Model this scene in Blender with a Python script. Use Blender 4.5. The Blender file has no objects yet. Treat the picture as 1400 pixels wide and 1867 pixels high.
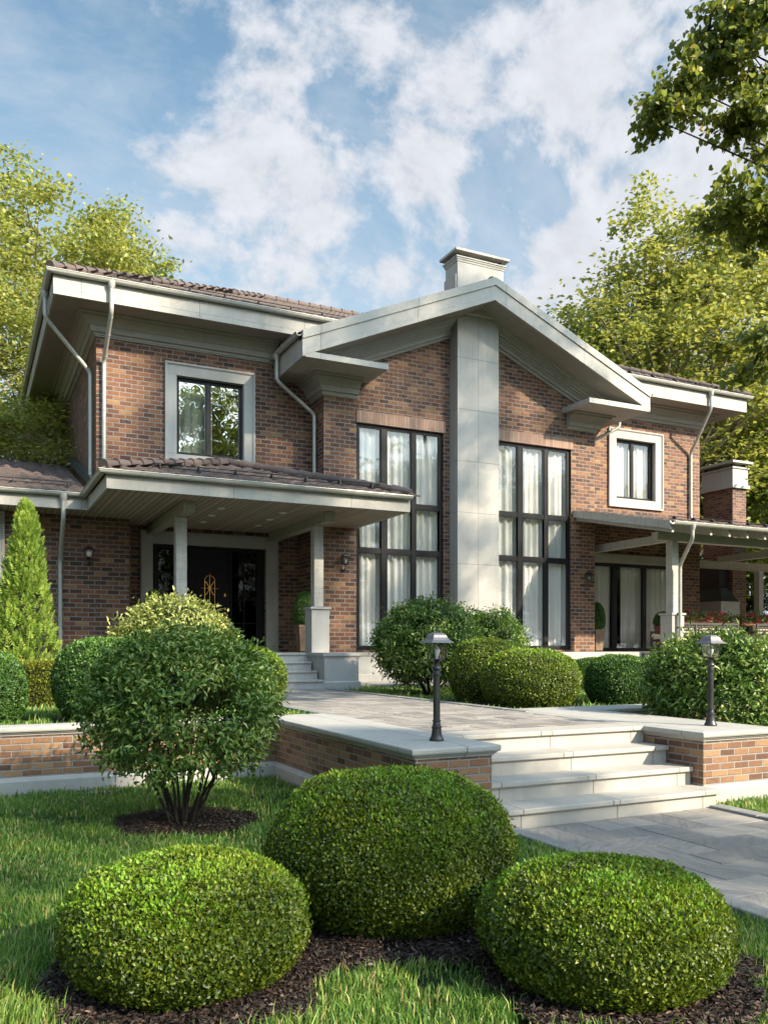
import bpy, math, random
import numpy as np
from mathutils import Vector, Matrix

# ------------------------------------------------------------------ camera
scene = bpy.context.scene
C = scene.collection
R = math.radians
EYE = 1.5
YAW = math.atan(757 / 1544.0)
cam_d = bpy.data.cameras.new("camera")
cam = bpy.data.objects.new("camera", cam_d)
C.objects.link(cam)
cam.location = (0, 0, EYE)
cam.rotation_euler = (R(90), 0, -YAW)
cam_d.sensor_fit = 'HORIZONTAL'
cam_d.sensor_width = 36.0
cam_d.lens = 36.0 * 1544 / 1400
cam_d.shift_x = 0.0
cam_d.shift_y = (1181 - 933.5) / 1400.0
cam_d.clip_start = 0.05
cam_d.clip_end = 2000
scene.camera = cam

# ------------------------------------------------------------------ render look
scene.view_settings.view_transform = 'Standard'
scene.view_settings.look = 'None'
scene.view_settings.exposure = 1.42
scene.view_settings.gamma = 1.0
scene.render.engine = 'CYCLES'
cy = scene.cycles
cy.use_denoising = True
cy.max_bounces = 8
cy.diffuse_bounces = 4
cy.glossy_bounces = 4
cy.transmission_bounces = 4
cy.transparent_max_bounces = 12
cy.caustics_reflective = False
cy.caustics_refractive = False
cy.sample_clamp_indirect = 4.0

# ------------------------------------------------------------------ sun
TO_SUN = Vector((0.57, -1.0, 0.70)).normalized()
SUN_EL = math.asin(TO_SUN.z)
SUN_AZ = math.atan2(TO_SUN.x, TO_SUN.y)          # clockwise from +Y
sun_d = bpy.data.lights.new("sun", 'SUN')
sun_d.energy = 3.9
sun_d.angle = R(0.9)
sun_d.color = (1.0, 0.85, 0.64)
sun = bpy.data.objects.new("sun", sun_d)
C.objects.link(sun)
sun.rotation_euler = TO_SUN.to_track_quat('Z', 'Y').to_euler()
sun.location = (20, -20, 30)

# ------------------------------------------------------------------ node helper
class NT:
    def __init__(s, tree):
        s.t = tree
        s.n = tree.nodes
        s.l = tree.links
    def new(s, typ, **kw):
        nd = s.n.new(typ)
        for k, v in kw.items():
            setattr(nd, k, v)
        return nd
    def link(s, a, b):
        s.l.new(a, b)
    def put(s, sock, v):
        if v is None:
            return
        if isinstance(v, bpy.types.NodeSocket):
            s.l.new(v, sock)
        else:
            if sock.type == 'RGBA' and len(v) == 3:
                v = (*v, 1.0)
            sock.default_value = v
    def math(s, op, a, b=None, c=None, clamp=False):
        nd = s.new('ShaderNodeMath', operation=op, use_clamp=clamp)
        s.put(nd.inputs[0], a)
        if b is not None: s.put(nd.inputs[1], b)
        if c is not None: s.put(nd.inputs[2], c)
        return nd.outputs[0]
    def vmath(s, op, a, b=None, scale=None):
        nd = s.new('ShaderNodeVectorMath', operation=op)
        s.put(nd.inputs[0], a)
        if b is not None: s.put(nd.inputs[1], b)
        if scale is not None: s.put(nd.inputs['Scale'], scale)
        return nd.outputs['Value'] if op in ('DOT_PRODUCT', 'LENGTH') else nd.outputs[0]
    def noise(s, vec=None, scale=5, detail=4, rough=0.55, dist=0.0):
        nd = s.new('ShaderNodeTexNoise')
        if vec is not None: s.put(nd.inputs['Vector'], vec)
        s.put(nd.inputs['Scale'], scale)
        s.put(nd.inputs['Detail'], detail)
        s.put(nd.inputs['Roughness'], rough)
        s.put(nd.inputs['Distortion'], dist)
        return nd.outputs[0]
    def wnoise(s, vec=None, dim='3D'):
        nd = s.new('ShaderNodeTexWhiteNoise', noise_dimensions=dim)
        s.put(nd.inputs['Vector'], vec)
        return nd.outputs
    def ramp(s, fac, stops, interp='LINEAR'):
        nd = s.new('ShaderNodeValToRGB')
        s.put(nd.inputs[0], fac)
        cr = nd.color_ramp
        cr.interpolation = interp
        while len(cr.elements) < len(stops):
            cr.elements.new(0.5)
        for e, (p, c) in zip(cr.elements, stops):
            e.position = p
            e.color = (*c, 1.0) if len(c) == 3 else c
        return nd.outputs[0]
    def mix(s, fac, a, b, blend='MIX'):
        nd = s.new('ShaderNodeMix', data_type='RGBA', blend_type=blend)
        s.put(nd.inputs[0], fac)
        s.put(nd.inputs[6], a)
        s.put(nd.inputs[7], b)
        return nd.outputs[2]
    def mapr(s, v, a, b, c, d, typ='LINEAR'):
        nd = s.new('ShaderNodeMapRange', interpolation_type=typ)
        s.put(nd.inputs[0], v)
        for i, x in enumerate((a, b, c, d)):
            s.put(nd.inputs[1 + i], x)
        return nd.outputs[0]
    def comb(s, x, y, z):
        nd = s.new('ShaderNodeCombineXYZ')
        for i, v in enumerate((x, y, z)):
            s.put(nd.inputs[i], v)
        return nd.outputs[0]
    def sep(s, v):
        nd = s.new('ShaderNodeSeparateXYZ')
        s.put(nd.inputs[0], v)
        return nd.outputs
    def bump(s, h, dist=0.01, strength=1.0):
        nd = s.new('ShaderNodeBump')
        s.put(nd.inputs['Height'], h)
        nd.inputs['Distance'].default_value = dist
        nd.inputs['Strength'].default_value = strength
        return nd.outputs[0]

# ------------------------------------------------------------------ world: sky with clouds
world = bpy.data.worlds.new("World")
scene.world = world
world.use_nodes = True
W = NT(world.node_tree)
for nd in list(W.n):
    W.n.remove(nd)
sky = W.new('ShaderNodeTexSky', sky_type='NISHITA')
sky.sun_disc = False
sky.sun_elevation = SUN_EL
sky.sun_rotation = SUN_AZ
sky.altitude = 200
sky.air_density = 1.0
sky.dust_density = 0.6
sky.ozone_density = 2.0
tc = W.new('ShaderNodeTexCoord')
D = W.vmath('NORMALIZE', tc.outputs['Generated'])
dx, dy, dz = W.sep(D)
zz = W.math('ADD', W.math('MAXIMUM', dz, 0.0), 0.55)
pl = W.comb(W.math('DIVIDE', dx, zz), W.math('DIVIDE', dy, zz), 0.0)
warp = W.noise(pl, 1.6, 3, 0.5)
warp2 = W.noise(W.vmath('ADD', pl, (3.1, 8.2, 0)), 1.6, 3, 0.5)
plw = W.vmath('ADD', pl, W.vmath('SCALE', W.comb(warp, warp2, 0), scale=0.18))
n1 = W.noise(plw, 10.0, 10, 0.56, 0.0)
n2 = W.noise(W.vmath('ADD', plw, (7.3, 2.1, 0)), 26.0, 9, 0.62)
def direction(u, v):
    t = (u - 700) / 1544.0
    h = (1181 - v) / 1544.0
    ca, sa = math.cos(YAW), math.sin(YAW)
    return Vector((t * ca + sa, -t * sa + ca, h)).normalized()
bias = None
CLOUDS = [((800, 60), 10, .16), ((1060, 70), 12, .36), ((1260, 230), 10, .40), ((950, 200), 5, .18), ((1150, 330), 6, .25), ((500, 30), 7, .12), ((400, 130), 4.2, .28), ((520, 225), 4.6, .32),
          ((255, 222), 2.4, .46), ((310, 335), 5, .34), ((490, 345), 6, .34), ((778, 298), 2.2, .46), ((740, 215), 4.5, .20), ((640, 480), 9, .28), ((420, 430), 7, .16), ((820, 480), 6, .20),
          ((130, 18), 2.6, .40), ((1075, 480), 3.2, .62), ((1150, 440), 3.2, .60), ((1010, 520), 3.2, .50), ((930, 120), 5, .16),
          ((40, 150), 9, -.30), ((320, 200), 3.0, -.26), ((900, 320), 5.0, -.30), ((610, 180), 2.4, -.30), ((170, 260), 3.0, -.14), ((170, 120), 4.5, -.25),
          ((670, 330), 3.0, -.16), ((1000, 340), 4.0, -.16), ((960, 400), 3.5, -.20)]
for (u, v), deg, amp in CLOUDS:
    dd = W.vmath('DOT_PRODUCT', D, tuple(direction(u, v)))
    g = W.math('MULTIPLY', W.mapr(dd, math.cos(R(deg * 1.25)), 1.0, 0.0, 1.0, 'SMOOTHSTEP'), amp * (0.72 if amp < 0.5 else 1.0))
    bias = g if bias is None else W.math('ADD', bias, g)
n0 = W.noise(plw, 3.4, 4, 0.5)
tex = W.math('ADD', W.math('MULTIPLY', W.math('SUBTRACT', n1, 0.5), 2.5), W.math('MULTIPLY', W.math('SUBTRACT', n2, 0.5), 1.35))
tex = W.math('ADD', tex, W.math('MULTIPLY', W.math('SUBTRACT', n0, 0.5), 0.25))
dens = W.math('ADD', W.math('ADD', tex, bias), -0.12)
dens = W.math('ADD', dens, W.mapr(dz, 0.05, 0.45, 0.12, 0.0, 'SMOOTHSTEP'))
cover = W.mapr(dens, -0.10, 0.62, 0.0, 0.97, 'SMOOTHSTEP')
shade = W.mapr(n2, 0.35, 0.65, 0.90, 1.04)
wisp = W.mapr(W.noise(W.vmath('MULTIPLY', plw, (1.0, 1.7, 1)), 5.5, 9, 0.66, 0.3), 0.38, 0.72, 0.0, 0.50)
cover = W.math('MAXIMUM', cover, wisp)
haze = W.mapr(dz, 0.05, 0.60, 0.95, 0.0, 'SMOOTHSTEP')
skyc = W.mix(1.0, sky.outputs[0], (0.62, 0.66, 0.55), 'MULTIPLY')
skyc = W.mix(haze, skyc, (1.62, 1.86, 2.08))
cloudc = W.mix(1.0, (2.02, 2.08, 2.22), W.comb(shade, shade, shade), 'MULTIPLY')
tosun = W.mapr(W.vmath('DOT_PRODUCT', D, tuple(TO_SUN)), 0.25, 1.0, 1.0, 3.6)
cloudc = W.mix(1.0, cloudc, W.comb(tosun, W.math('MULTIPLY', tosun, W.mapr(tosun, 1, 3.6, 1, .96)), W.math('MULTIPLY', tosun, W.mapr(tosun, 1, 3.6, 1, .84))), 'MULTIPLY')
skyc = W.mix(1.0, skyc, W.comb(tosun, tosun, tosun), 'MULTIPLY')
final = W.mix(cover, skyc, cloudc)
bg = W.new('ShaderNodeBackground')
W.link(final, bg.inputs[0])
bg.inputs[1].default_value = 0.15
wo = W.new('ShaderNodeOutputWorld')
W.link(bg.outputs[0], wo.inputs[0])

# ------------------------------------------------------------------ materials
MATS = {}
def newmat(name):
    m = bpy.data.materials.new(name)
    m.use_nodes = True
    T = NT(m.node_tree)
    b = T.n['Principled BSDF']
    MATS[name] = m
    return m, T, b

def pos(T):
    return T.new('ShaderNodeNewGeometry').outputs['Position']

def wall_uv(T):
    """metres along the wall and up, chosen by the face's own direction"""
    g = T.new('ShaderNodeNewGeometry')
    px, py, pz = T.sep(g.outputs['Position'])
    nx, ny, nz = T.sep(g.outputs['True Normal'])
    side = T.math('GREATER_THAN', T.math('ABSOLUTE', nx), 0.6)
    flat = T.math('GREATER_THAN', T.math('ABSOLUTE', nz), 0.7)
    u = T.math('ADD', T.math('MULTIPLY', py, side), T.math('MULTIPLY', px, T.math('SUBTRACT', 1.0, side)))
    v = T.math('ADD', T.math('MULTIPLY', py, flat), T.math('MULTIPLY', pz, T.math('SUBTRACT', 1.0, flat)))
    return u, v, g.outputs['Position'], side

def brick_mat(name, bl, bh, mortar, stops, mortar_col, u0=0.0, v0=0.0, soldier=False, weather=0.5):
    m, T, b = newmat(name)
    u, v, P, side = wall_uv(T)
    # slightly wavy edges so courses are not ruler straight
    wob = T.noise(P, 9.0, 3, 0.6)
    wob2 = T.noise(T.vmath('ADD', P, (5, 3, 1)), 60.0, 2, 0.6)
    uu = T.math('ADD', T.math('ADD', u, u0), T.math('MULTIPLY', T.math('SUBTRACT', wob, 0.5), 0.012))
    vv = T.math('ADD', T.math('ADD', v, v0), T.math('MULTIPLY', T.math('SUBTRACT', wob2, 0.5), 0.005))
    row = T.math('FLOOR', T.math('DIVIDE', vv, bh))
    fv = T.math('FRACT', T.math('DIVIDE', vv, bh))
    off = T.math('MULTIPLY', T.math('MODULO', T.math('ABSOLUTE', row), 2.0), 0.0 if soldier else 0.5)
    ru = T.math('ADD', T.math('DIVIDE', uu, bl), T.math('ADD', off, T.math('MULTIPLY', side, 0.25)))
    col = T.math('FLOOR', ru)
    fu = T.math('FRACT', ru)
    eu = T.math('MULTIPLY', T.math('MINIMUM', fu, T.math('SUBTRACT', 1.0, fu)), bl)
    ev = T.math('MULTIPLY', T.math('MINIMUM', fv, T.math('SUBTRACT', 1.0, fv)), bh)
    if soldier:
        edge = eu
    else:
        edge = T.math('MINIMUM', eu, ev)
    face = T.mapr(edge, mortar * 0.42, mortar * 0.72, 0.0, 1.0, 'SMOOTHSTEP')
    seed = T.comb(col, row, T.math('MULTIPLY', side, 7.0))
    wn = T.wnoise(seed)
    base = T.ramp(wn[0], stops)
    wn2 = T.wnoise(T.vmath('ADD', seed, (31.7, 11.3, 5.1)))[0]
    # fired surface: streaks and blotches inside each brick
    st = T.noise(T.vmath('ADD', T.vmath('MULTIPLY', P, (14, 14, 60)), T.vmath('SCALE', seed, scale=3.7)), 1.0, 5, 0.6)
    base = T.mix(T.mapr(st, 0.35, 0.75, 0.0, 0.42), base, T.mix(1.0, base, (0.42, 0.38, 0.36), 'MULTIPLY'))
    bl2 = T.noise(T.vmath('ADD', P, T.vmath('SCALE', seed, scale=1.3)), 11.0, 4, 0.6)
    base = T.mix(T.math('MULTIPLY', T.mapr(bl2, 0.5, 0.78, 0.0, 0.5), wn2), base, (0.36, 0.255, 0.16))
    big = T.noise(P, 0.55, 3, 0.5)
    base = T.mix(T.mapr(big, 0.35, 0.7, 0.0, weather * 0.30), base, T.mix(1.0, base, (0.70, 0.66, 0.64), 'MULTIPLY'))
    mc = T.mix(T.noise(P, 35.0, 4, 0.6), mortar_col, tuple(c * 0.62 for c in mortar_col))
    T.put(b.inputs['Base Color'], T.mix(face, mc, base))
    T.put(b.inputs['Roughness'], T.mapr(face, 0, 1, 0.95, 0.78))
    grain = T.noise(P, 90.0, 4, 0.7)
    h = T.math('ADD', T.math('MULTIPLY', face, T.math('ADD', 0.75, T.math('MULTIPLY', wn2, 0.25))), T.math('MULTIPLY', grain, 0.35))
    T.put(b.inputs['Normal'], T.bump(h, 0.008, 1.0))
    return m

BR = [(0.0, (0.055, 0.023, 0.014)), (0.14, (0.095, 0.037, 0.020)), (0.40, (0.140, 0.053, 0.026)), (0.76, (0.195, 0.078, 0.035)),
      (0.94, (0.255, 0.120, 0.052)), (1.0, (0.34, 0.19, 0.075))]
brick_mat('house_brick', 0.255, 0.098, 0.018, BR, (0.29, 0.27, 0.25))
BR2 = [(0.0, (0.11, 0.052, 0.032)), (0.2, (0.19, 0.092, 0.050)), (0.5, (0.26, 0.132, 0.068)), (0.8, (0.32, 0.178, 0.090)), (1.0, (0.39, 0.24, 0.12))]
brick_mat('garden_brick', 0.195, 0.0656, 0.012, BR2, (0.34, 0.325, 0.31), v0=0.012)
BR3 = [(0.0, (0.27, 0.165, 0.125)), (0.5, (0.34, 0.215, 0.16)), (1.0, (0.42, 0.28, 0.21))]
brick_mat('lintel_brick', 0.075, 3.0, 0.010, BR3, (0.25, 0.21, 0.19), v0=1.0, soldier=True, weather=0.2)
BR4 = [(0.0, (0.075, 0.034, 0.024)), (0.3, (0.135, 0.058, 0.036)), (0.7, (0.19, 0.086, 0.05)), (1.0, (0.25, 0.125, 0.068))]
brick_mat('chimney_brick', 0.22, 0.085, 0.014, BR4, (0.27, 0.26, 0.25))

def stone_mat(name, col, joints=None, rough=0.72, veins=0.5, jdark=0.45, grain=0.35):
    """pale limestone; joints = (spacing along, spacing up, offset along, offset up)"""
    m, T, b = newmat(name)
    u, v, P, side = wall_uv(T)
    n = T.noise(P, 1.3, 5, 0.6, 0.4)
    n2 = T.noise(P, 7.0, 6, 0.65, 0.8)
    n3 = T.noise(P, 55.0, 4, 0.6)
    c = T.mix(T.mapr(n, 0.3, 0.7, 0.0, 1.0), tuple(x * 0.86 for x in col), tuple(min(1, x * 1.06) for x in col))
    c = T.mix(T.mapr(n2, 0.52, 0.72, 0.0, veins * 0.5), c, tuple(x * 0.70 for x in col))
    vein = T.math('ABSOLUTE', T.math('SUBTRACT', T.noise(P, 1.9, 7, 0.62, 1.5), 0.5))
    c = T.mix(T.mapr(vein, 0.0, 0.02, veins * 0.45, 0.0), c, tuple(min(1, x * 1.25) for x in col))
    c = T.mix(T.mapr(n3, 0.35, 0.7, 0.0, 0.16), c, tuple(x * 0.6 for x in col))
    sx = T.noise(T.vmath('MULTIPLY', P, (6.0, 6.0, 0.5)), 1.0, 5, 0.65)
    c = T.mix(T.mapr(sx, 0.5, 0.75, 0.0, 0.34), c, tuple(x * 0.62 for x in (col[0], col[1] * 0.98, col[2] * 0.92)))
    hgt = T.math('MULTIPLY', n3, grain)
    if joints:
        ju, jv, ou, ov = joints
        d = None
        if ju:
            f = T.math('FRACT', T.math('DIVIDE', T.math('ADD', u, ou), ju))
            d = T.math('MULTIPLY', T.math('MINIMUM', f, T.math('SUBTRACT', 1.0, f)), ju)
        if jv:
            f = T.math('FRACT', T.math('DIVIDE', T.math('ADD', v, ov), jv))
            e = T.math('MULTIPLY', T.math('MINIMUM', f, T.math('SUBTRACT', 1.0, f)), jv)
            d = e if d is None else T.math('MINIMUM', d, e)
        g = T.mapr(d, 0.003, 0.008, 0.0, 1.0)
        c = T.mix(g, tuple(x * jdark for x in col), c)
        hgt = T.math('ADD', hgt, g)
    T.put(b.inputs['Base Color'], c)
    T.put(b.inputs['Roughness'], T.mapr(n2, 0.3, 0.7, rough - 0.1, rough + 0.1))
    T.put(b.inputs['Normal'], T.bump(hgt, 0.004, 0.8))
    return m

STONE = (0.47, 0.45, 0.415)
stone_mat('stone', STONE)
stone_mat('stone_fascia', (0.42, 0.405, 0.375), joints=(2.4, 0, 0.35, 0), veins=0.8)
stone_mat('stone_pilaster', (0.42, 0.405, 0.38), joints=(0.605, 1.27, 0.145, 0.25), veins=0.5)
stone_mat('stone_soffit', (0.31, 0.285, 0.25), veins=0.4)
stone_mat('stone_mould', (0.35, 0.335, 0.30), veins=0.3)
stone_mat('stone_plinth', (0.42, 0.41, 0.385), joints=(1.6, 0, 0.2, 0))
stone_mat('stone_coping', (0.41, 0.405, 0.385), joints=(1.25, 0, 0.1, 0), veins=0.4, grain=0.2)
stone_mat('stone_step', (0.42, 0.40, 0.365), joints=(1.02, 0, 0.0, 0), veins=0.4, grain=0.2)
stone_mat('stone_pier', (0.42, 0.41, 0.39), veins=0.3)

def simple(name, col, rough=0.5, metal=0.0, bump=None, var=0.0, scale=8.0, spec=0.5):
    m, T, b = newmat(name)
    P = pos(T)
    if var:
        n = T.noise(P, scale, 5, 0.6)
        c = T.mix(T.mapr(n, 0.3, 0.7, 0, 1), tuple(x * (1 - var) for x in col), tuple(min(1, x * (1 + var)) for x in col))
        T.put(b.inputs['Base Color'], c)
    else:
        T.put(b.inputs['Base Color'], col)
    b.inputs['Roughness'].default_value = rough
    b.inputs['Metallic'].default_value = metal
    b.inputs['Specular IOR Level'].default_value = spec
    if bump:
        T.put(b.inputs['Normal'], T.bump(T.noise(P, bump[0], 4, 0.6), bump[1], 1.0))
    return m

simple('gutter_paint', (0.42, 0.42, 0.385), 0.38, 0.25, var=0.08)
simple('dark_metal', (0.016, 0.015, 0.016), 0.5, 0.0, var=0.2, spec=0.3)
simple('frame_metal', (0.014, 0.014, 0.016), 0.35, 0.0, var=0.15, spec=0.22)
simple('lamp_metal', (0.065, 0.064, 0.066), 0.36, 0.7, bump=(160, 0.001), var=0.2)
simple('lamp_hood_metal', (0.25, 0.24, 0.25), 0.46, 0.7, var=0.1)
simple('brass', (0.80, 0.45, 0.14), 0.3, 1.0)
simple('door_black', (0.006, 0.006, 0.007), 0.5, spec=0.15)
simple('flashing', (0.10, 0.14, 0.145), 0.4, 0.5, var=0.15)
simple('downlight_white', (0.75, 0.74, 0.70), 0.5)
simple('hood_black', (0.018, 0.017, 0.018), 0.6, 0.2, var=0.3)
simple('fireplace_stone', (0.40, 0.405, 0.40), 0.8, var=0.15, bump=(14, 0.01))
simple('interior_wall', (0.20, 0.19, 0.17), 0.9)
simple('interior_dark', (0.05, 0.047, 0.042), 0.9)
simple('terracotta', (0.20, 0.06, 0.04), 0.8, var=0.2)
simple('cushion', (0.62, 0.55, 0.42), 0.9, bump=(120, 0.002), var=0.08)
simple('rattan', (0.045, 0.042, 0.040), 0.6, var=0.3, scale=30)
simple('soil', (0.035, 0.024, 0.017), 0.95, bump=(40, 0.02), var=0.4)
simple('kerb_stone', (0.22, 0.22, 0.215), 0.85, bump=(60, 0.004), var=0.22, scale=10)

# boards under the porch roof and weathered timber
def boards():
    m, T, b = newmat('soffit_board')
    P = pos(T)
    x, y, z = T.sep(P)
    f = T.math('FRACT', T.math('DIVIDE', x, 0.118))
    d = T.math('MINIMUM', f, T.math('SUBTRACT', 1.0, f))
    g = T.mapr(d, 0.03, 0.085, 0.0, 1.0)
    wn = T.wnoise(T.comb(T.math('FLOOR', T.math('DIVIDE', x, 0.118)), 0, 0))[0]
    c = T.ramp(wn, [(0, (0.33, 0.265, 0.195)), (1, (0.44, 0.36, 0.27))])
    gr = T.noise(T.vmath('MULTIPLY', P, (40, 1.5, 1)), 1.0, 5, 0.6)
    c = T.mix(T.mapr(gr, 0.4, 0.75, 0, 0.4), c, (0.16, 0.13, 0.10))
    T.put(b.inputs['Base Color'], T.mix(g, (0.03, 0.025, 0.02), c))
    b.inputs['Roughness'].default_value = 0.65
    T.put(b.inputs['Normal'], T.bump(g, 0.01, 1.0))
boards()
def timber(name, col, dark):
    m, T, b = newmat(name)
    P = pos(T)
    g = T.noise(T.vmath('MULTIPLY', P, (1.2, 9.0, 9.0)), 3.0, 6, 0.65, 0.8)
    g2 = T.noise(T.vmath('MULTIPLY', P, (22, 22, 1.4)), 1.0, 6, 0.7, 0.4)
    k = T.math('MULTIPLY', T.math('ADD', g, g2), 0.5)
    c = T.mix(T.mapr(k, 0.40, 0.66, 0, 1), col, dark)
    T.put(b.inputs['Base Color'], c)
    b.inputs['Roughness'].default_value = 0.75
    T.put(b.inputs['Normal'], T.bump(k, 0.004, 1.0))
timber('grey_timber', (0.50, 0.475, 0.44), (0.30, 0.285, 0.26))
timber('warm_timber', (0.36, 0.34, 0.28), (0.22, 0.20, 0.155))
timber('crate_wood', (0.22, 0.15, 0.10), (0.09, 0.06, 0.04))

def tile_mat(name, col):
    m, T, b = newmat(name)
    P = pos(T)
    a = T.new('ShaderNodeAttribute', attribute_name='rnd').outputs['Fac']
    n = T.noise(P, 6.0, 5, 0.65)
    n2 = T.noise(P, 120.0, 3, 0.6)
    c = T.mix(a, tuple(x * 0.78 for x in col), tuple(x * 1.25 for x in col))
    c = T.mix(T.mapr(n, 0.45, 0.75, 0, 0.35), c, tuple(x * 0.55 for x in col))
    T.put(b.inputs['Base Color'], c)
    b.inputs['Roughness'].default_value = 0.72
    T.put(b.inputs['Normal'], T.bump(n2, 0.003, 0.8))
tile_mat('roof_tile', (0.105, 0.078, 0.070))

def glass_mat(name, tint, refl=0.09):
    m, T, b = newmat(name)
    T.n.remove(b)
    tr = T.new('ShaderNodeBsdfTransparent')
    tr.inputs[0].default_value = (*tint, 1)
    gl = T.new('ShaderNodeBsdfGlossy')
    gl.inputs['Roughness'].default_value = 0.0
    P = pos(T)
    T.put(gl.inputs['Normal'], T.bump(T.noise(P, 0.9, 2, 0.5), 0.02, 0.25))
    gg = T.new('ShaderNodeNewGeometry')
    cs = T.math('ABSOLUTE', T.vmath('DOT_PRODUCT', gg.outputs['Incoming'], gg.outputs['Normal']))
    fac = T.math('ADD', T.math('MULTIPLY', T.math('POWER', T.math('SUBTRACT', 1.0, cs), 4.0), 1.0 - refl), refl, clamp=True)
    mx = T.new('ShaderNodeMixShader')
    T.put(mx.inputs[0], fac)
    T.link(tr.outputs[0], mx.inputs[1])
    T.link(gl.outputs[0], mx.inputs[2])
    T.link(mx.outputs[0], T.n['Material Output'].inputs[0])
glass_mat('window_glass', (0.98, 0.99, 0.985), 0.12)
glass_mat('mirror_glass', (0.80, 0.86, 0.86), 0.50)
glass_mat('door_glass', (0.10, 0.13, 0.125), 0.02)
glass_mat('lamp_glass', (0.86, 0.88, 0.86), 0.16)

def curtain():
    m, T, b = newmat('curtain_fabric')
    T.put(b.inputs['Base Color'], (0.70, 0.69, 0.66))
    b.inputs['Roughness'].default_value = 0.9
    tl = T.new('ShaderNodeBsdfTranslucent')
    tl.inputs[0].default_value = (0.7, 0.69, 0.64, 1)
    mx = T.new('ShaderNodeMixShader')
    mx.inputs[0].default_value = 0.10
    T.link(b.outputs[0], mx.inputs[1])
    T.link(tl.outputs[0], mx.inputs[2])
    T.link(mx.outputs[0], T.n['Material Output'].inputs[0])
curtain()

def leaf_mat(name, stops, rough=0.42, trans=0.3, tcol=(0.30, 0.42, 0.05), spec=0.45):
    m, T, b = newmat(name)
    a = T.new('ShaderNodeAttribute', attribute_name='rnd').outputs['Fac']
    P = pos(T)
    n = T.noise(P, 2.2, 3, 0.5)
    k = T.math('ADD', a, T.math('MULTIPLY', T.math('SUBTRACT', n, 0.5), 0.5), clamp=True)
    c = T.ramp(k, stops)
    T.put(b.inputs['Base Color'], c)
    b.inputs['Roughness'].default_value = rough
    b.inputs['Specular IOR Level'].default_value = spec
    tl = T.new('ShaderNodeBsdfTranslucent')
    T.put(tl.inputs[0], T.mix(0.5, c, tcol))
    mx = T.new('ShaderNodeMixShader')
    mx.inputs[0].default_value = trans
    T.link(b.outputs[0], mx.inputs[1])
    T.link(tl.outputs[0], mx.inputs[2])
    T.link(mx.outputs[0], T.n['Material Output'].inputs[0])
leaf_mat('boxwood_leaf', [(0, (0.022, 0.052, 0.006)), (0.5, (0.110, 0.165, 0.013)), (0.78, (0.230, 0.265, 0.022)), (1, (0.20, 0.40, 0.036))], 0.42, 0.25, (0.26, 0.36, 0.03))
leaf_mat('topiary_leaf', [(0, (0.022, 0.065, 0.014)), (0.6, (0.065, 0.150, 0.024)), (1, (0.13, 0.26, 0.04))], 0.4, 0.25, (0.12, 0.26, 0.03))
leaf_mat('shrub_leaf', [(0, (0.034, 0.088, 0.018)), (0.5, (0.110, 0.200, 0.034)), (0.80, (0.22, 0.31, 0.065)), (1, (0.46, 0.48, 0.18))], 0.36, 0.25, (0.16, 0.28, 0.03))
leaf_mat('light_leaf', [(0, (0.16, 0.20, 0.05)), (0.5, (0.34, 0.38, 0.10)), (1, (0.55, 0.56, 0.24))], 0.42, 0.3, (0.4, 0.46, 0.08))
leaf_mat('hedge_leaf', [(0, (0.09, 0.12, 0.015)), (0.5, (0.22, 0.26, 0.03)), (1, (0.36, 0.37, 0.06))], 0.5, 0.3, (0.42, 0.46, 0.05))
leaf_mat('thuja_leaf', [(0, (0.08, 0.16, 0.015)), (0.5, (0.21, 0.33, 0.045)), (1, (0.36, 0.46, 0.09))], 0.55, 0.3, (0.30, 0.42, 0.05))
leaf_mat('tree_leaf', [(0, (0.06, 0.10, 0.03)), (0.35, (0.19, 0.26, 0.06)), (0.75, (0.38, 0.40, 0.10)), (1, (0.58, 0.56, 0.20))], 0.5, 0.42, (0.60, 0.55, 0.08))
leaf_mat('green_tree_leaf', [(0, (0.05, 0.09, 0.02)), (0.5, (0.15, 0.22, 0.035)), (1, (0.30, 0.36, 0.07))], 0.5, 0.42, (0.45, 0.55, 0.07))
leaf_mat('pine_needle', [(0, (0.014, 0.035, 0.016)), (1, (0.045, 0.085, 0.035))], 0.6, 0.1, (0.1, 0.2, 0.04))
leaf_mat('linden_leaf', [(0, (0.07, 0.10, 0.02)), (0.6, (0.14, 0.18, 0.03)), (0.93, (0.22, 0.24, 0.04)), (1, (0.60, 0.42, 0.05))], 0.42, 0.45, (0.45, 0.52, 0.08))
leaf_mat('grass_blade', [(0, (0.040, 0.115, 0.022)), (0.45, (0.110, 0.240, 0.038)), (0.75, (0.22, 0.34, 0.065)), (0.90, (0.42, 0.44, 0.13)), (1, (0.60, 0.46, 0.22))], 0.45, 0.3, (0.22, 0.36, 0.05))
leaf_mat('geranium_leaf', [(0, (0.06, 0.11, 0.03)), (0.5, (0.15, 0.2, 0.06)), (1, (0.45, 0.46, 0.22))], 0.5, 0.25)
leaf_mat('geranium_petal', [(0, (0.60, 0.015, 0.09)), (1, (0.90, 0.06, 0.22))], 0.5, 0.25, (0.7, 0.05, 0.12))
leaf_mat('mulch_chip', [(0, (0.012, 0.009, 0.008)), (0.6, (0.045, 0.030, 0.024)), (0.9, (0.10, 0.060, 0.042)), (1, (0.26, 0.20, 0.16))], 0.7, 0.0)
simple('core_shade', (0.012, 0.016, 0.006), 1.0)  # inner twigs as one solid core, their shade put into the near-black colour

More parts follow.
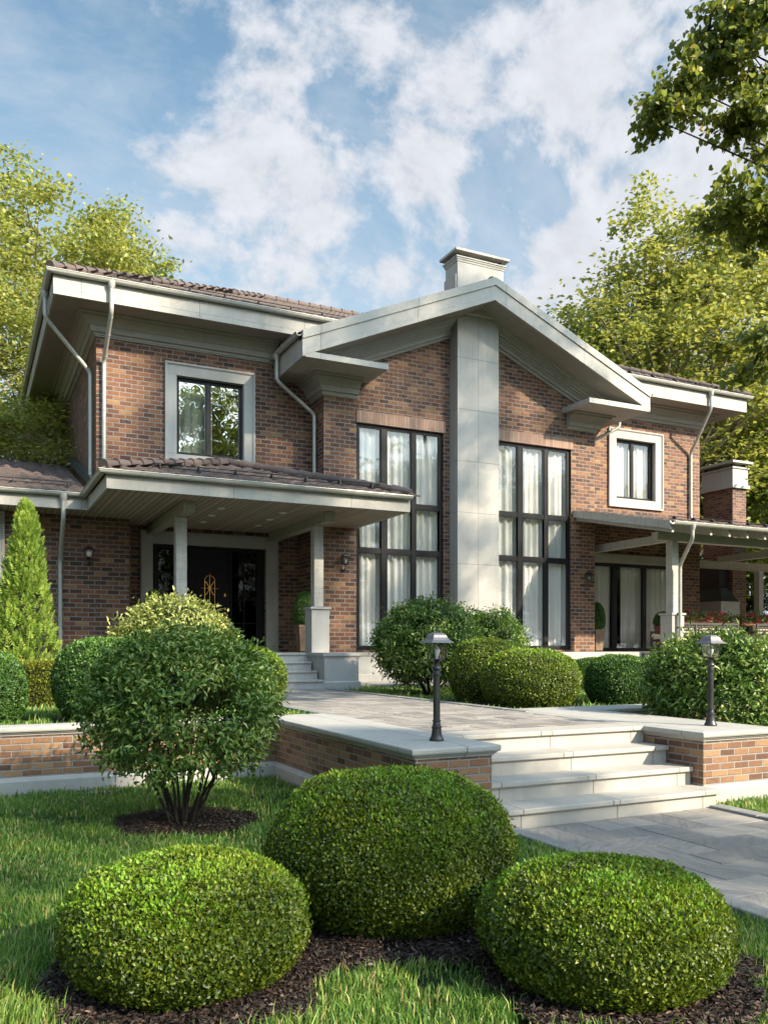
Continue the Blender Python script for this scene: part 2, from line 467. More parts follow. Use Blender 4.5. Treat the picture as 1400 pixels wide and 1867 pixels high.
def bark_mat(name, col):
    m, T, b = newmat(name)
    P = pos(T)
    n = T.noise(T.vmath('MULTIPLY', P, (9, 9, 2.2)), 1.0, 6, 0.7, 0.6)
    T.put(b.inputs['Base Color'], T.mix(T.mapr(n, 0.35, 0.65, 0, 1), tuple(x * 0.5 for x in col), col))
    b.inputs['Roughness'].default_value = 0.9
    T.put(b.inputs['Normal'], T.bump(n, 0.02, 1.0))
bark_mat('bark', (0.16, 0.125, 0.095))
bark_mat('pale_bark', (0.50, 0.43, 0.33))
bark_mat('dark_bark', (0.045, 0.032, 0.025))

def ground_mat():
    m, T, b = newmat('lawn_soil')
    P = pos(T)
    n = T.noise(P, 1.2, 5, 0.6)
    n2 = T.noise(P, 30.0, 5, 0.6)
    c = T.mix(T.mapr(n, 0.3, 0.7, 0, 1), (0.020, 0.046, 0.010), (0.035, 0.065, 0.014))
    c = T.mix(T.mapr(n2, 0.45, 0.7, 0, 0.6), c, (0.035, 0.028, 0.014))
    T.put(b.inputs['Base Color'], c)
    b.inputs['Roughness'].default_value = 0.95
    T.put(b.inputs['Normal'], T.bump(n2, 0.03, 1.0))
ground_mat()
def slab_mat():
    m, T, b = newmat('paving_slab')
    P = pos(T)
    a = T.new('ShaderNodeAttribute', attribute_name='rnd').outputs['Fac']
    x, y, z = T.sep(P)
    ang = T.math('MULTIPLY', a, 37.0)
    rx = T.math('ADD', T.math('MULTIPLY', x, T.math('COSINE', ang)), T.math('MULTIPLY', y, T.math('SINE', ang)))
    ry = T.math('SUBTRACT', T.math('MULTIPLY', y, T.math('COSINE', ang)), T.math('MULTIPLY', x, T.math('SINE', ang)))
    st = T.noise(T.comb(T.math('MULTIPLY', rx, 3.0), T.math('MULTIPLY', ry, 22.0), T.math('MULTIPLY', a, 50.0)), 1.0, 6, 0.62, 1.0)
    c = T.mix(a, (0.20, 0.19, 0.178), (0.40, 0.37, 0.335))
    c = T.mix(T.mapr(st, 0.40, 0.66, 0, 0.55), c, (0.13, 0.125, 0.125))
    c = T.mix(T.mapr(T.noise(P, 2.4, 5, 0.6), 0.5, 0.75, 0, 0.4), c, (0.36, 0.31, 0.25))
    c = T.mix(T.mapr(T.noise(P, 90, 3, 0.6), 0.4, 0.7, 0, 0.25), c, (0.10, 0.10, 0.10))
    T.put(b.inputs['Base Color'], c)
    T.put(b.inputs['Roughness'], T.mapr(st, 0.3, 0.7, 0.55, 0.8))
    T.put(b.inputs['Normal'], T.bump(T.math('ADD', st, T.math('MULTIPLY', T.noise(P, 80, 3, 0.6), 0.4)), 0.006, 1.0))
slab_mat()
simple('joint_sand', (0.055, 0.052, 0.048), 0.95, bump=(80, 0.004))
simple('far_ground', (0.06, 0.085, 0.03), 0.95, var=0.4, scale=0.4)

M = MATS

# ------------------------------------------------------------------ mesh builder
class MB:
    def __init__(s):
        s.v = []; s.f = []; s.a = []
    def add(s, vs, fs, a=0.5):
        o = len(s.v)
        s.v += [tuple(p) for p in vs]
        s.f += [tuple(i + o for i in f) for f in fs]
        s.a += [a] * len(vs)
        return s
    def box(s, x0, x1, y0, y1, z0, z1, a=0.5):
        vs = [(x0, y0, z0), (x1, y0, z0), (x1, y1, z0), (x0, y1, z0), (x0, y0, z1), (x1, y0, z1), (x1, y1, z1), (x0, y1, z1)]
        return s.add(vs, [(0, 3, 2, 1), (4, 5, 6, 7), (0, 1, 5, 4), (1, 2, 6, 5), (2, 3, 7, 6), (3, 0, 4, 7)], a)
    def quad(s, a, b, c, d, at=0.5):
        return s.add([a, b, c, d], [(0, 1, 2, 3)], at)
    def prism(s, poly, axis, a, b):
        """poly: 2-D points extruded along axis ('x','y','z') from a to b"""
        def P3(p, t):
            return {'x': (t, p[0], p[1]), 'y': (p[0], t, p[1]), 'z': (p[0], p[1], t)}[axis]
        n = len(poly)
        vs = [P3(p, a) for p in poly] + [P3(p, b) for p in poly]
        fs = [tuple(range(n)), tuple(range(2 * n - 1, n - 1, -1))] + [(i, (i + 1) % n, n + (i + 1) % n, n + i) for i in range(n)]
        return s.add(vs, fs)
    def sweep(s, prof, path, closed=False, caps=True, outward=1, close_prof=True):
        """prof: (out, z) points; path: (x, y) points. out is measured to the right of travel * outward"""
        n = len(path); k = len(prof)
        ring = []
        for i, p in enumerate(path):
            p = Vector(p)
            def dirn(a, b):
                return (Vector(b) - Vector(a)).normalized()
            if closed:
                d0 = dirn(path[i - 1], path[i]); d1 = dirn(path[i], path[(i + 1) % n])
            else:
                d0 = dirn(path[i - 1], path[i]) if i else dirn(path[0], path[1])
                d1 = dirn(path[i], path[i + 1]) if i < n - 1 else d0
            n0 = Vector((d0.y, -d0.x)); n1 = Vector((d1.y, -d1.x))
            m = (n0 + n1)
            m = m / max(1e-6, m.dot(n0))
            m *= outward
            ring.append([(p.x + m.x * o, p.y + m.y * o, z) for o, z in prof])
        vs = [q for r in ring for q in r]
        fs = []
        rng = range(n if closed else n - 1)
        for i in rng:
            j = (i + 1) % n
            for t in range(k if close_prof else k - 1):
                u = (t + 1) % k
                fs.append((i * k + t, j * k + t, j * k + u, i * k + u))
        if caps and not closed and close_prof:
            fs.append(tuple(range(k)))
            fs.append(tuple((n - 1) * k + t for t in range(k - 1, -1, -1)))
        return s.add(vs, fs)
    def tube(s, pts, rad, n=8, cap=True):
        pts = [Vector(p) for p in pts]
        if not hasattr(rad, '__len__'):
            rad = [rad] * len(pts)
        vs = []; fs = []
        up = Vector((0.13, 0.21, 0.97))
        prev = None
        for i, p in enumerate(pts):
            d = (pts[min(i + 1, len(pts) - 1)] - pts[max(i - 1, 0)]).normalized()
            if prev is None:
                a = d.cross(up)
                if a.length < 0.2:
                    a = d.cross(Vector((1, 0, 0)))
                a.normalize()
            else:
                a = (prev - d * prev.dot(d)).normalized()
            prev = a
            b = d.cross(a)
            # keep the radius through a bend
            for t in range(n):
                an = 2 * math.pi * t / n
                vs.append(tuple(p + (a * math.cos(an) + b * math.sin(an)) * rad[i]))
        for i in range(len(pts) - 1):
            for t in range(n):
                u = (t + 1) % n
                fs.append((i * n + t, i * n + u, (i + 1) * n + u, (i + 1) * n + t))
        if cap:
            fs.append(tuple(range(n - 1, -1, -1)))
            fs.append(tuple((len(pts) - 1) * n + t for t in range(n)))
        return s.add(vs, fs)
    def lathe(s, prof, cx=0, cy=0, n=20, cap=True, rot=0.0):
        vs = []; fs = []
        for r, z in prof:
            for t in range(n):
                an = 2 * math.pi * t / n + rot
                vs.append((cx + r * math.cos(an), cy + r * math.sin(an), z))
        for i in range(len(prof) - 1):
            for t in range(n):
                u = (t + 1) % n
                fs.append((i * n + t, i * n + u, (i + 1) * n + u, (i + 1) * n + t))
        if cap:
            fs.append(tuple(range(n - 1, -1, -1)))
            fs.append(tuple((len(prof) - 1) * n + t for t in range(n)))
        return s.add(vs, fs)
    def panel(s, axis, pl, th, a0, a1, z0, z1, holes=(), rim=False):
        """a wall panel: axis 'y' = plane y=pl facing -y, 'x' = plane x=pl facing -x; th goes inwards (+). holes (a0,a1,z0,z1)"""
        As = sorted({a0, a1, *[h[0] for h in holes], *[h[1] for h in holes]})
        Zs = sorted({z0, z1, *[h[2] for h in holes], *[h[3] for h in holes]})
        As = [a for a in As if a0 <= a <= a1]; Zs = [z for z in Zs if z0 <= z <= z1]
        def P(a, d, z):
            return (a, d, z) if axis == 'y' else (d, a, z)
        def q(*p):
            s.quad(*[P(*x) for x in p])
        for i in range(len(As) - 1):
            for j in range(len(Zs) - 1):
                am = (As[i] + As[i + 1]) / 2; zm = (Zs[j] + Zs[j + 1]) / 2
                if any(h[0] < am < h[1] and h[2] < zm < h[3] for h in holes):
                    continue
                for d in (pl, pl + th):
                    q((As[i], d, Zs[j]), (As[i + 1], d, Zs[j]), (As[i + 1], d, Zs[j + 1]), (As[i], d, Zs[j + 1]))
        for h in holes:
            b0, b1, c0, c1 = h
            for (p, r) in (((b0, c0), (b1, c0)), ((b1, c0), (b1, c1)), ((b1, c1), (b0, c1)), ((b0, c1), (b0, c0))):
                q((p[0], pl, p[1]), (r[0], pl, r[1]), (r[0], pl + th, r[1]), (p[0], pl + th, p[1]))
        if rim:
            for (p, r) in (((a0, z0), (a1, z0)), ((a1, z0), (a1, z1)), ((a1, z1), (a0, z1)), ((a0, z1), (a0, z0))):
                q((p[0], pl, p[1]), (r[0], pl, r[1]), (r[0], pl + th, r[1]), (p[0], pl + th, p[1]))
        return s
    def build(s, name, mat, parent=None, smooth=False, bevel=0.0, attr=False, local=False, label=None):
        me = bpy.data.meshes.new(name)
        off = Vector((0, 0, 0))
        if parent is not None and not local:
            q = parent
            while q is not None:
                off = off + q.location
                q = q.parent
        me.from_pydata([(x - off.x, y - off.y, z - off.z) for x, y, z in s.v], [], s.f)
        me.validate()
        if attr:
            at = me.attributes.new('rnd', 'FLOAT', 'POINT')
            at.data.foreach_set('value', s.a)
        me.materials.append(M[mat] if isinstance(mat, str) else mat)
        if smooth:
            me.polygons.foreach_set('use_smooth', [True] * len(me.polygons))
            me.update()
            try:
                me.set_sharp_from_angle(angle=R(38))
            except Exception:
                pass
        o = bpy.data.objects.new(name, me)
        C.objects.link(o)
        if parent is not None:
            o.parent = parent
        if bevel:
            md = o.modifiers.new('bevel', 'BEVEL')
            md.width = bevel; md.segments = 2; md.limit_method = 'ANGLE'; md.angle_limit = R(40)
            md.harden_normals = False
        if label:
            o['label'] = label
        return o

def thing(name, label, cat, loc=(0, 0, 0), group=None):
    o = bpy.data.objects.new(name, None)
    o.empty_display_size = 0.2
    C.objects.link(o)
    o.location = loc
    o['label'] = label; o['category'] = cat
    if group: o['group'] = group
    return o
def tag(o, label, cat, group=None, kind=None):
    if label: o['label'] = label
    if cat: o['category'] = cat
    if group: o['group'] = group
    if kind: o['kind'] = kind
    return o
def children(o):
    return [x for x in bpy.data.objects if x.parent == o]
def copy_tree(o, parent=None):
    kids = children(o)
    c = o.copy(); C.objects.link(c); c.parent = parent
    for k in kids:
        copy_tree(k, c)
    return c

# fast mesh from numpy: tri/quad soup with a random value per element
def np_mesh(name, verts, faces, rnd, mat, parent=None, loc=(0, 0, 0), smooth=False):
    me = bpy.data.meshes.new(name)
    nv = len(verts); nf, k = faces.shape
    me.vertices.add(nv)
    me.vertices.foreach_set('co', verts.astype(np.float32).ravel())
    me.loops.add(nf * k)
    me.loops.foreach_set('vertex_index', faces.astype(np.int32).ravel())
    me.polygons.add(nf)
    me.polygons.foreach_set('loop_start', np.arange(0, nf * k, k, dtype=np.int32))
    me.polygons.foreach_set('loop_total', np.full(nf, k, dtype=np.int32))
    if smooth:
        me.polygons.foreach_set('use_smooth', np.ones(nf, dtype=bool))
    me.update(calc_edges=True)
    at = me.attributes.new('rnd', 'FLOAT', 'POINT')
    at.data.foreach_set('value', rnd.astype(np.float32))
    me.materials.append(M[mat])
    o = bpy.data.objects.new(name, me)
    C.objects.link(o)
    o.location = loc
    if parent is not None:
        o.parent = parent
    return o

def norm(a):
    return a / np.maximum(1e-9, np.linalg.norm(a, axis=-1, keepdims=True))

def leaves(c, d, nrm, length, width, rnd, fold=0.25, shape='diamond', droop=0.0):
    """c centres of the leaf base, d pointing along the leaf, nrm its face normal"""
    N = len(c)
    d = norm(d)
    s = norm(np.cross(d, nrm))
    n = np.cross(s, d)
    L = np.broadcast_to(np.asarray(length), (N,))[:, None]
    Wd = np.broadcast_to(np.asarray(width), (N,))[:, None]
    if shape == 'diamond':
        B = c
        T_ = c + d * L - n * L * droop
        mid = c + d * L * 0.45
        Lf = mid - s * Wd * 0.5 + n * Wd * fold
        Rt = mid + s * Wd * 0.5 + n * Wd * fold
        v = np.stack([B, Rt, T_, Lf], 1).reshape(-1, 3)
        i = np.arange(N)[:, None] * 4
        f = np.concatenate([i + [0, 1, 2], i + [0, 2, 3]], 1).reshape(-1, 3)
        return v, f, np.repeat(rnd, 4)
    if shape == 'heart':
        pr = [(0.0, 0.10), (0.30, -0.04), (0.50, 0.22), (0.42, 0.55), (0.0, 1.0)]
        half = [c + s * (x * Wd) + d * (y * L) + n * (Wd * fold * x * 2) for x, y in pr]
        half2 = [c - s * (x * Wd) + d * (y * L) + n * (Wd * fold * x * 2) for x, y in pr[1:4]]
        v = np.stack(half + half2, 1).reshape(-1, 3)     # 0 base,1,2,3,4 tip,5,6,7
        i = np.arange(N)[:, None] * 8
        f = np.concatenate([i + [0, 1, 2], i + [0, 2, 3], i + [0, 3, 4], i + [0, 6, 5], i + [0, 7, 6], i + [0, 4, 7]], 1).reshape(-1, 3)
        return v, f, np.repeat(rnd, 8)

def cat_meshes(parts):
    vs, fs, rs = [], [], []
    o = 0
    for v, f, r in parts:
        vs.append(v); fs.append(f + o); rs.append(r); o += len(v)
    return np.concatenate(vs), np.concatenate(fs), np.concatenate(rs)

rng = np.random.default_rng(7)
random.seed(11)

# ------------------------------------------------------------------ levels and main planes (metres)
ZT = 0.69        # upper garden level (path), top of the garden walls
ZL = 0.635       # upper lawn
ZF = 1.39        # house floor
YW = 19.0        # main house wall
YB = 18.2        # projecting bay wall
XL, XR = 2.45, 20.06      # ends of the upper storey
BX0, BX1 = 7.37, 15.32    # bay
YD = 19.9        # recessed entrance wall
OV = 0.934
ZE = 8.578       # underside of the upper eaves
ZS = 4.30        # underside of the low eaves

# ------------------------------------------------------------------ ground
def sheet(name, mat, x0, x1, y0, y1, z, kind='structure'):
    o = MB().quad((x0, y0, z), (x1, y0, z), (x1, y1, z), (x0, y1, z)).build(name, mat)
    o['kind'] = kind
    return o
sheet('ground', 'lawn_soil', -400, 400, -400, 600, -0.03)
# raised garden behind the retaining walls (a terrain block with real depth)
g = MB()
g.prism([(-30, 9.55), (3.5, 9.55), (3.5, 6.8), (6.8, 6.8), (6.8, 9.0), (40, 9.0), (40, 60), (-30, 60)], 'z', -0.02, ZL - 0.02)
t_ = g.build('terrace_ground', 'lawn_soil'); t_['kind'] = 'structure'

def slabs(name, x0, x1, y0, y1, z, unit=0.225, seed=1):
    """stone slabs 1:2 laid in herringbone, cut to the path's edges"""
    rr = random.Random(seed)
    mb = MB()
    nx = int((x1 - x0) / unit) + 4; ny = int((y1 - y0) / unit) + 4
    gap = 0.004
    occ = set()
    for j in range(-4, ny):
        for i in range(-4, nx):
            k = (i - j) % 4
            if k == 0:
                a, b_, c, d_ = i, i + 2, j, j + 1
            elif k == 3:
                a, b_, c, d_ = i, i + 1, j, j + 2
            else:
                continue
            ax, bx = x0 + a * unit + gap, x0 + b_ * unit - gap
            cy_, dy_ = y0 + c * unit + gap, y0 + d_ * unit - gap
            ax, bx = max(ax, x0), min(bx, x1)
            cy_, dy_ = max(cy_, y0), min(dy_, y1)
            if bx - ax < 0.01 or dy_ - cy_ < 0.01:
                continue
            dz_ = rr.uniform(-0.0015, 0.0015)
            mb.box(ax, bx, cy_, dy_, z - 0.03, z + dz_, rr.random())
    o = mb.build(name, 'paving_slab', attr=True, bevel=0.003)
    o['kind'] = 'structure'
    s = sheet(name + '_bed', 'joint_sand', x0 - 0.02, x1 + 0.02, y0 - 0.02, y1 + 0.02, z - 0.008)
    return o
slabs('path', 4.05, 6.16, -1.2, 5.74, 0.012, 0.30, 3)
slabs('upper_path', 3.98, 6.26, 7.02, 15.5, ZT - 0.004, 0.22, 5)
slabs('house_walk', 6.30, 15.2, 16.55, 18.10, ZT - 0.006, 0.26, 6)
def kerb(name, x0, x1, y0, y1, z0, z1, along, step=0.8):
    mb = MB()
    a0, a1 = (y0, y1) if along == 'y' else (x0, x1)
    p = a0
    while p < a1 - 0.02:
        q = min(p + step, a1)
        if along == 'y':
            mb.box(x0, x1, p + 0.004, q - 0.004, z0, z1)
        else:
            mb.box(p + 0.004, q - 0.004, y0, y1, z0, z1)
        p = q
    o = mb.build(name, 'kerb_stone', bevel=0.012)
    o['kind'] = 'structure'
kerb('path_kerb', 3.88, 4.04, -1.2, 5.74, -0.05, 0.035, 'y')
kerb('path_kerb', 6.17, 6.33, -1.2, 5.74, -0.05, 0.035, 'y')
kerb('path_kerb', 6.27, 6.41, 8.75, 15.45, 0.5, ZT + 0.012, 'y', 0.5)
kerb('path_kerb', 3.85, 3.97, 9.35, 15.45, 0.5, ZT + 0.008, 'y', 0.5)
kerb('path_kerb', 7.2, 15.1, 16.42, 16.54, 0.5, ZT + 0.006, 'x', 0.8)

# ------------------------------------------------------------------ garden walls
COP = [(0.0, 0.60), (0.012, 0.60), (0.014, 0.615), (0.030, 0.622), (0.034, 0.634), (0.052, 0.640), (0.058, 0.655), (0.058, 0.680), (0.052, 0.690), (-0.06, 0.6995), (-0.06, 0.60)]
PLI = [(0.0, -0.05), (0.040, -0.05), (0.040, 0.135), (0.030, 0.150), (0.022, 0.152), (0.018, 0.162), (0.0, 0.175)]
def wall_ring(pts, name_label, loc, capfill, brick_polys):
    t = thing('garden_wall', name_label, 'garden wall', loc, 'low brick garden walls')
    return t
# left wall: runs along the steps, turns left and goes along the upper lawn
lw = thing('garden_wall', 'low brick garden wall left of the front steps, carrying the left lamp and running off to the left frame edge', 'garden wall', (3.2, 5.93, 0))
mb = MB()
mb.prism([(3.20, 5.96), (3.925, 5.96), (3.925, 9.40), (-30.0, 9.40), (-30.0, 9.38), (3.20, 9.38)], 'z', -0.05, 0.60)
mb.box(-30, 3.20, 9.405, 9.66, -0.05, 0.60)
mb.build('brickwork', 'garden_brick', lw)
mb = MB(); mb.sweep(PLI, [(-30, 9.38), (3.20, 9.38), (3.20, 5.96), (3.925, 5.96)], outward=1); mb.build('plinth', 'stone_plinth', lw)
mb = MB()
mb.sweep(COP, [(-30, 9.38), (3.20, 9.38), (3.20, 5.96), (3.925, 5.96), (3.925, 9.62), (-30, 9.62)], outward=1)
mb.prism([(3.25, 6.01), (3.875, 6.01), (3.875, 9.57), (-30, 9.57), (-30, 9.43), (3.25, 9.43)], 'z', 0.605, 0.6985)
mb.build('coping', 'stone_coping', lw, bevel=0.003)
# right wall: same height, shorter return, then away to the right
rw = thing('garden_wall', 'low brick garden wall right of the front steps, carrying the right lamp, its pale brick end in full sun', 'garden wall', (6.3, 5.9, 0))
mb = MB()
mb.prism([(6.31, 5.93), (7.30, 5.93), (7.30, 9.2), (6.31, 9.2)], 'z', -0.05, 0.60)
mb.box(7.305, 30, 8.78, 9.15, -0.05, 0.60)
mb.build('brickwork', 'garden_brick', rw)
mb = MB(); mb.sweep(PLI, [(6.31, 6.0), (6.31, 5.93), (7.30, 5.93), (7.30, 8.78), (30, 8.78)], outward=1); mb.build('plinth', 'stone_plinth', rw)
mb = MB()
mb.sweep(COP, [(6.31, 9.15), (6.31, 5.93), (7.30, 5.93), (7.30, 8.78), (30, 8.78)], outward=1)
mb.prism([(6.35, 5.98), (7.25, 5.98), (7.25, 8.84), (30, 8.84), (30, 9.2), (6.35, 9.2)], 'z', 0.605, 0.6985)
mb.build('coping', 'stone_coping', rw, bevel=0.003)

# ------------------------------------------------------------------ front steps
st = thing('garden_steps', 'pale stone front steps between the two low brick walls', 'steps', (5.1, 5.75, 0))
SX0, SX1 = 3.93, 6.30
rise = ZT / 4
for i in range(4):
    y = 5.76 + i * 0.318
    z = rise * (i + 1)
    deep = 0.36 if i < 3 else 0.34
    mb = MB(); mb.box(SX0, SX1 - 0.005, y, y + 0.34, rise * i - (0.04 if i == 0 else 0.0), z - 0.0455)
    mb.build('riser', 'stone_step', st)
    mb = MB(); xm = SX0 + 1.1 - 0.02 * i
    mb.box(SX0, xm - 0.002, y - 0.035, y + deep, z - 0.045, z)
    mb.box(xm + 0.002, SX1 - (0.0 if i else -0.02), y - 0.035, y + deep, z - 0.045, z)
    mb.build('tread', 'stone_step', st, bevel=0.008)

# ------------------------------------------------------------------ the house
house = thing('brick_house', 'two storey brick house with pale stone gable, tall windows and brown tiled roof', 'house', (11.35, 18.2, ZT))
TH = 0.30
WINL = (4.158, 5.702, 5.822, 7.58)
WINR = (16.76, 18.25, 5.822, 7.56)
TWL = (8.20, 10.57, 1.44, 6.84)
TWR = (12.13, 14.52, 1.44, 6.84)
SLD = (15.95, 19.2, 1.40, 3.96)
DOOR = (3.807, 6.525, ZF, 3.905)
# walls
mb = MB(); mb.panel('y', YW, TH, XL, BX0 + 0.2, ZS + 0.302, 8.60, [WINL]); mb.build('wall', 'house_brick', house)          # upper left
mb = MB(); mb.panel('x', XL, TH, YW, 29.0, ZS + 0.302, 8.60); mb.build('wall', 'house_brick', house)                       # left side, upper
mb = MB(); mb.panel('y', YW, TH, -14.0, 3.14, ZF, ZS + 0.3, [(-1.6, 0.30, 1.9, 4.05)]); mb.build('wall', 'house_brick', house)   # ground left wing
mb = MB(); mb.panel('x', 3.14 - TH, TH, YW, YD + 0.3, ZF, ZS + 0.3); mb.build('wall', 'house_brick', house)
mb = MB(); mb.panel('y', YD, TH, 3.14, BX0 + 0.05, ZF, ZS + 0.3, [DOOR]); mb.build('wall', 'house_brick', house)
mb = MB(); mb.panel('x', BX0, TH, YB, YD + 0.2, ZF, 8.2); mb.build('wall', 'house_brick', house)
mb = MB(); mb.panel('y', YB, TH, BX0, BX1, ZF, 7.36, [TWL, TWR])
apexz = 10.402
GS = 0.4214
def rake_z(x, z0=apexz):
    return z0 - abs(x - 11.35) * GS
mb.add([(BX0, YB, 7.36), (BX1, YB, 7.36), (BX1, YB, rake_z(BX1) - 0.42), (11.35, YB, apexz - 0.42), (BX0, YB, rake_z(BX0) - 0.42)], [(0, 1, 2, 3, 4)])
mb.build('wall', 'house_brick', house)
mb = MB(); mb.panel('y', YW, TH, BX1 - 0.2, XR, ZF, 8.60, [WINR, SLD]); mb.build('wall', 'house_brick', house)
mb = MB(); mb.panel('x', BX1 - TH, TH, YB, YW, ZF, 8.2); mb.build('wall', 'house_brick', house)
mb = MB(); mb.panel('x', XR - TH, TH, YW, 29.0, ZF, 8.60); mb.build('wall', 'house_brick', house)
# stone plinth under the brick
PP = [(0.0, ZT - 0.1), (0.07, ZT - 0.1), (0.07, ZT + 0.16), (0.05, ZT + 0.18), (0.05, ZF - 0.10), (0.075, ZF - 0.075), (0.085, ZF - 0.03), (0.085, ZF - 0.003), (0.0, ZF - 0.003)]
mb = MB(); mb.sweep(PP, [(-14, YW), (3.14, YW), (3.14, YW + 0.4)]); mb.build('plinth', 'stone_plinth', house)
mb = MB(); mb.sweep(PP, [(BX0, YB + 0.3), (BX0, YB), (BX1, YB), (BX1, YW)]); mb.build('plinth', 'stone_plinth', house)

# --- cornices, soffits, fascias
CR = [(0.0, -0.412), (0.030, -0.412), (0.036, -0.385), (0.055, -0.380), (0.055, -0.345), (0.075, -0.335), (0.110, -0.328), (0.135, -0.262), (0.142, -0.250),
      (0.142, -0.215), (0.165, -0.205), (0.195, -0.150), (0.240, -0.105), (0.300, -0.085), (0.318, -0.078), (0.318, -0.040), (0.345, -0.032), (0.395, -0.030), (0.400, 0.0), (0.0, 0.0)]
def cornice(path, z, **kw):
    mb = MB(); mb.sweep([(o, zz + z) for o, zz in CR], path, **kw)
    return mb
cornice([(XL, 29.0), (XL, YW), (BX0 - 0.93, YW)], ZE).build('cornice', 'stone_mould', house)
cornice([(BX1 + 0.9, YW), (XR, YW), (XR, 29.0)], ZE).build('cornice', 'stone_mould', house)
# upper eaves box: soffit + fascia
FAS = [(0.0, ZE), (OV, ZE), (OV, ZE + 0.115), (OV + 0.006, ZE + 0.118), (OV + 0.006, ZE + 0.40), (OV - 0.05, ZE + 0.40), (OV - 0.05, ZE + 0.03), (0.0, ZE + 0.03)]
def eave(path):
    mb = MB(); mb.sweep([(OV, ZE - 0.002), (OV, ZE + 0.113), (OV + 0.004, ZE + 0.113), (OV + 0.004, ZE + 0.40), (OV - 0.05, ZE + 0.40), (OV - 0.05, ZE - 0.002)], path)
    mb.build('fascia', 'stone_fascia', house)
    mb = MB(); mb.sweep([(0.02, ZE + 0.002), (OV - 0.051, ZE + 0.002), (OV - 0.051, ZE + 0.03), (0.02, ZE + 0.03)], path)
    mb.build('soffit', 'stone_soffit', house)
eave([(XL, 29.0), (XL, YW), (BX0 + 0.6, YW)])
eave([(BX1 - 0.6, YW), (XR, YW), (XR, 29.0)])
# half round gutter
def gut(o, z, r=0.065):
    pts = []
    for i in range(9):
        a = math.pi * i / 8
        pts.append((o + r - r * math.cos(a), z - r * math.sin(a)))
    pts.append((o + 2 * r + 0.012, z + 0.006)); pts.append((o + 2 * r + 0.010, z + 0.016)); pts.append((o + 2 * r - 0.010, z + 0.006))
    for i in range(7, 0, -1):
        a = math.pi * i / 8
        pts.append((o + r - (r - 0.008) * math.cos(a), z - (r - 0.008) * math.sin(a)))
    pts.append((o + 0.004, z + 0.006))
    return pts
def gutter(path, o, z, brackets=True):
    mb = MB(); mb.sweep(gut(o, z), path)
    g = mb.build('gutter', 'gutter_paint', house, smooth=True)
    b = MB(); r = 0.065
    for i in range(len(path) - 1):
        a = Vector(path[i]); c = Vector(path[i + 1]); L = (c - a).length; d = (c - a).normalized(); n = Vector((d.y, -d.x))
        k = max(1, int(L / 1.5))
        for j in range(k):
            t = (j + 0.5) * L / k
            if t < 0.3 or t > L - 0.3: continue
            p = a + d * t + n * 0.0
            hw = 0.022
            pr = [(o + r - (r + 0.004) * math.cos(math.pi * q / 8), z - (r + 0.004) * math.sin(math.pi * q / 8)) for q in range(9)]
            pr += [(o + 2 * r + 0.016, z + 0.02), (o + 2 * r - 0.0, z + 0.02)]
            p0 = p - d * hw; p1 = p + d * hw
            b = MB(); b.sweep(pr, [tuple(p0), tuple(p1)]); b.build('bracket', 'gutter_paint', g, smooth=True)
    return g
gutter([(XL, 29.0), (XL, YW), (BX0 + 0.5, YW)], OV + 0.012, ZE + 0.44)
gutter([(BX1 + 0.1, YW), (XR, YW), (XR, 29.0)], OV + 0.012, ZE + 0.44)

def pipe(pts, r=0.045, collars=(), foot=False, parent=None):
    """downpipe with rounded elbows"""
    P = [Vector(p) for p in pts]
    out = [P[0]]
    for i in range(1, len(P) - 1):
        a, b_, c = P[i - 1], P[i], P[i + 1]
        k = min(0.09, (a - b_).length * 0.45, (c - b_).length * 0.45)
        s0 = b_ + (a - b_).normalized() * k; s1 = b_ + (c - b_).normalized() * k
        for q in range(6):
            t = q / 5
            out.append((s0 * (1 - t) + b_ * t) * (1 - t) + (b_ * (1 - t) + s1 * t) * t)
    out.append(P[-1])
    mb = MB(); mb.tube(out, r, 14)
    o = mb.build('downpipe', 'gutter_paint', parent or house, smooth=True)
    cm = MB()
    for i in range(1, len(P)):
        a, b_ = P[i - 1], P[i]
        d = (b_ - a).normalized(); L = (b_ - a).length
        ts = [0.13] if L < 1.2 else [0.14, L * 0.45, L - 0.14]
        for t in ts:
            if t < L:
                c = a + d * t
                q_ = MB(); q_.tube([c - d * 0.012, c + d * 0.012], r + 0.005, 14); q_.build('collar', 'gutter_paint', o, smooth=True)
    # outlet funnel under the gutter
    cm.lathe([(r + 0.004, P[0].z - 0.10), (r + 0.03, P[0].z - 0.03), (r + 0.035, P[0].z + 0.045)], P[0].x, P[0].y, 14)
    cm.build('outlet', 'gutter_paint', o, smooth=True)
    return o
gz = ZE + 0.36
yo = YW - OV - 0.08; xo = XL - OV - 0.08
pipe([(2.62, yo, gz), (2.62, yo, gz - 0.55), (2.60, YW - 0.075, gz - 1.05 - 0.25), (2.60, YW - 0.075, 5.35)])
pipe([(xo, 19.05, gz - 0.0), (xo, 19.05, gz - 0.50), (XL - 0.075, 19.35, gz - 1.45), (XL - 0.075, 19.35, 5.05), (XL - 0.2, 19.25, 4.92)])
pipe([(xo, 28.0, gz), (xo, 28.0, gz - 0.45), (XL - 0.075, 28.2, gz - 1.2), (XL - 0.075, 28.2, 5.6)])
pipe([(19.45, yo, gz), (19.45, yo, gz - 0.45), (19.62, YW - 0.075, gz - 1.55), (19.62, YW - 0.075, 5.42), (19.70, YW - 0.2, 5.30)])
pipe([(XR + OV + 0.08, 20.2, gz), (XR + OV + 0.08, 20.2, gz - 0.45), (XR + 0.075, 20.3, gz - 1.15), (XR + 0.075, 20.3, 5.4)])

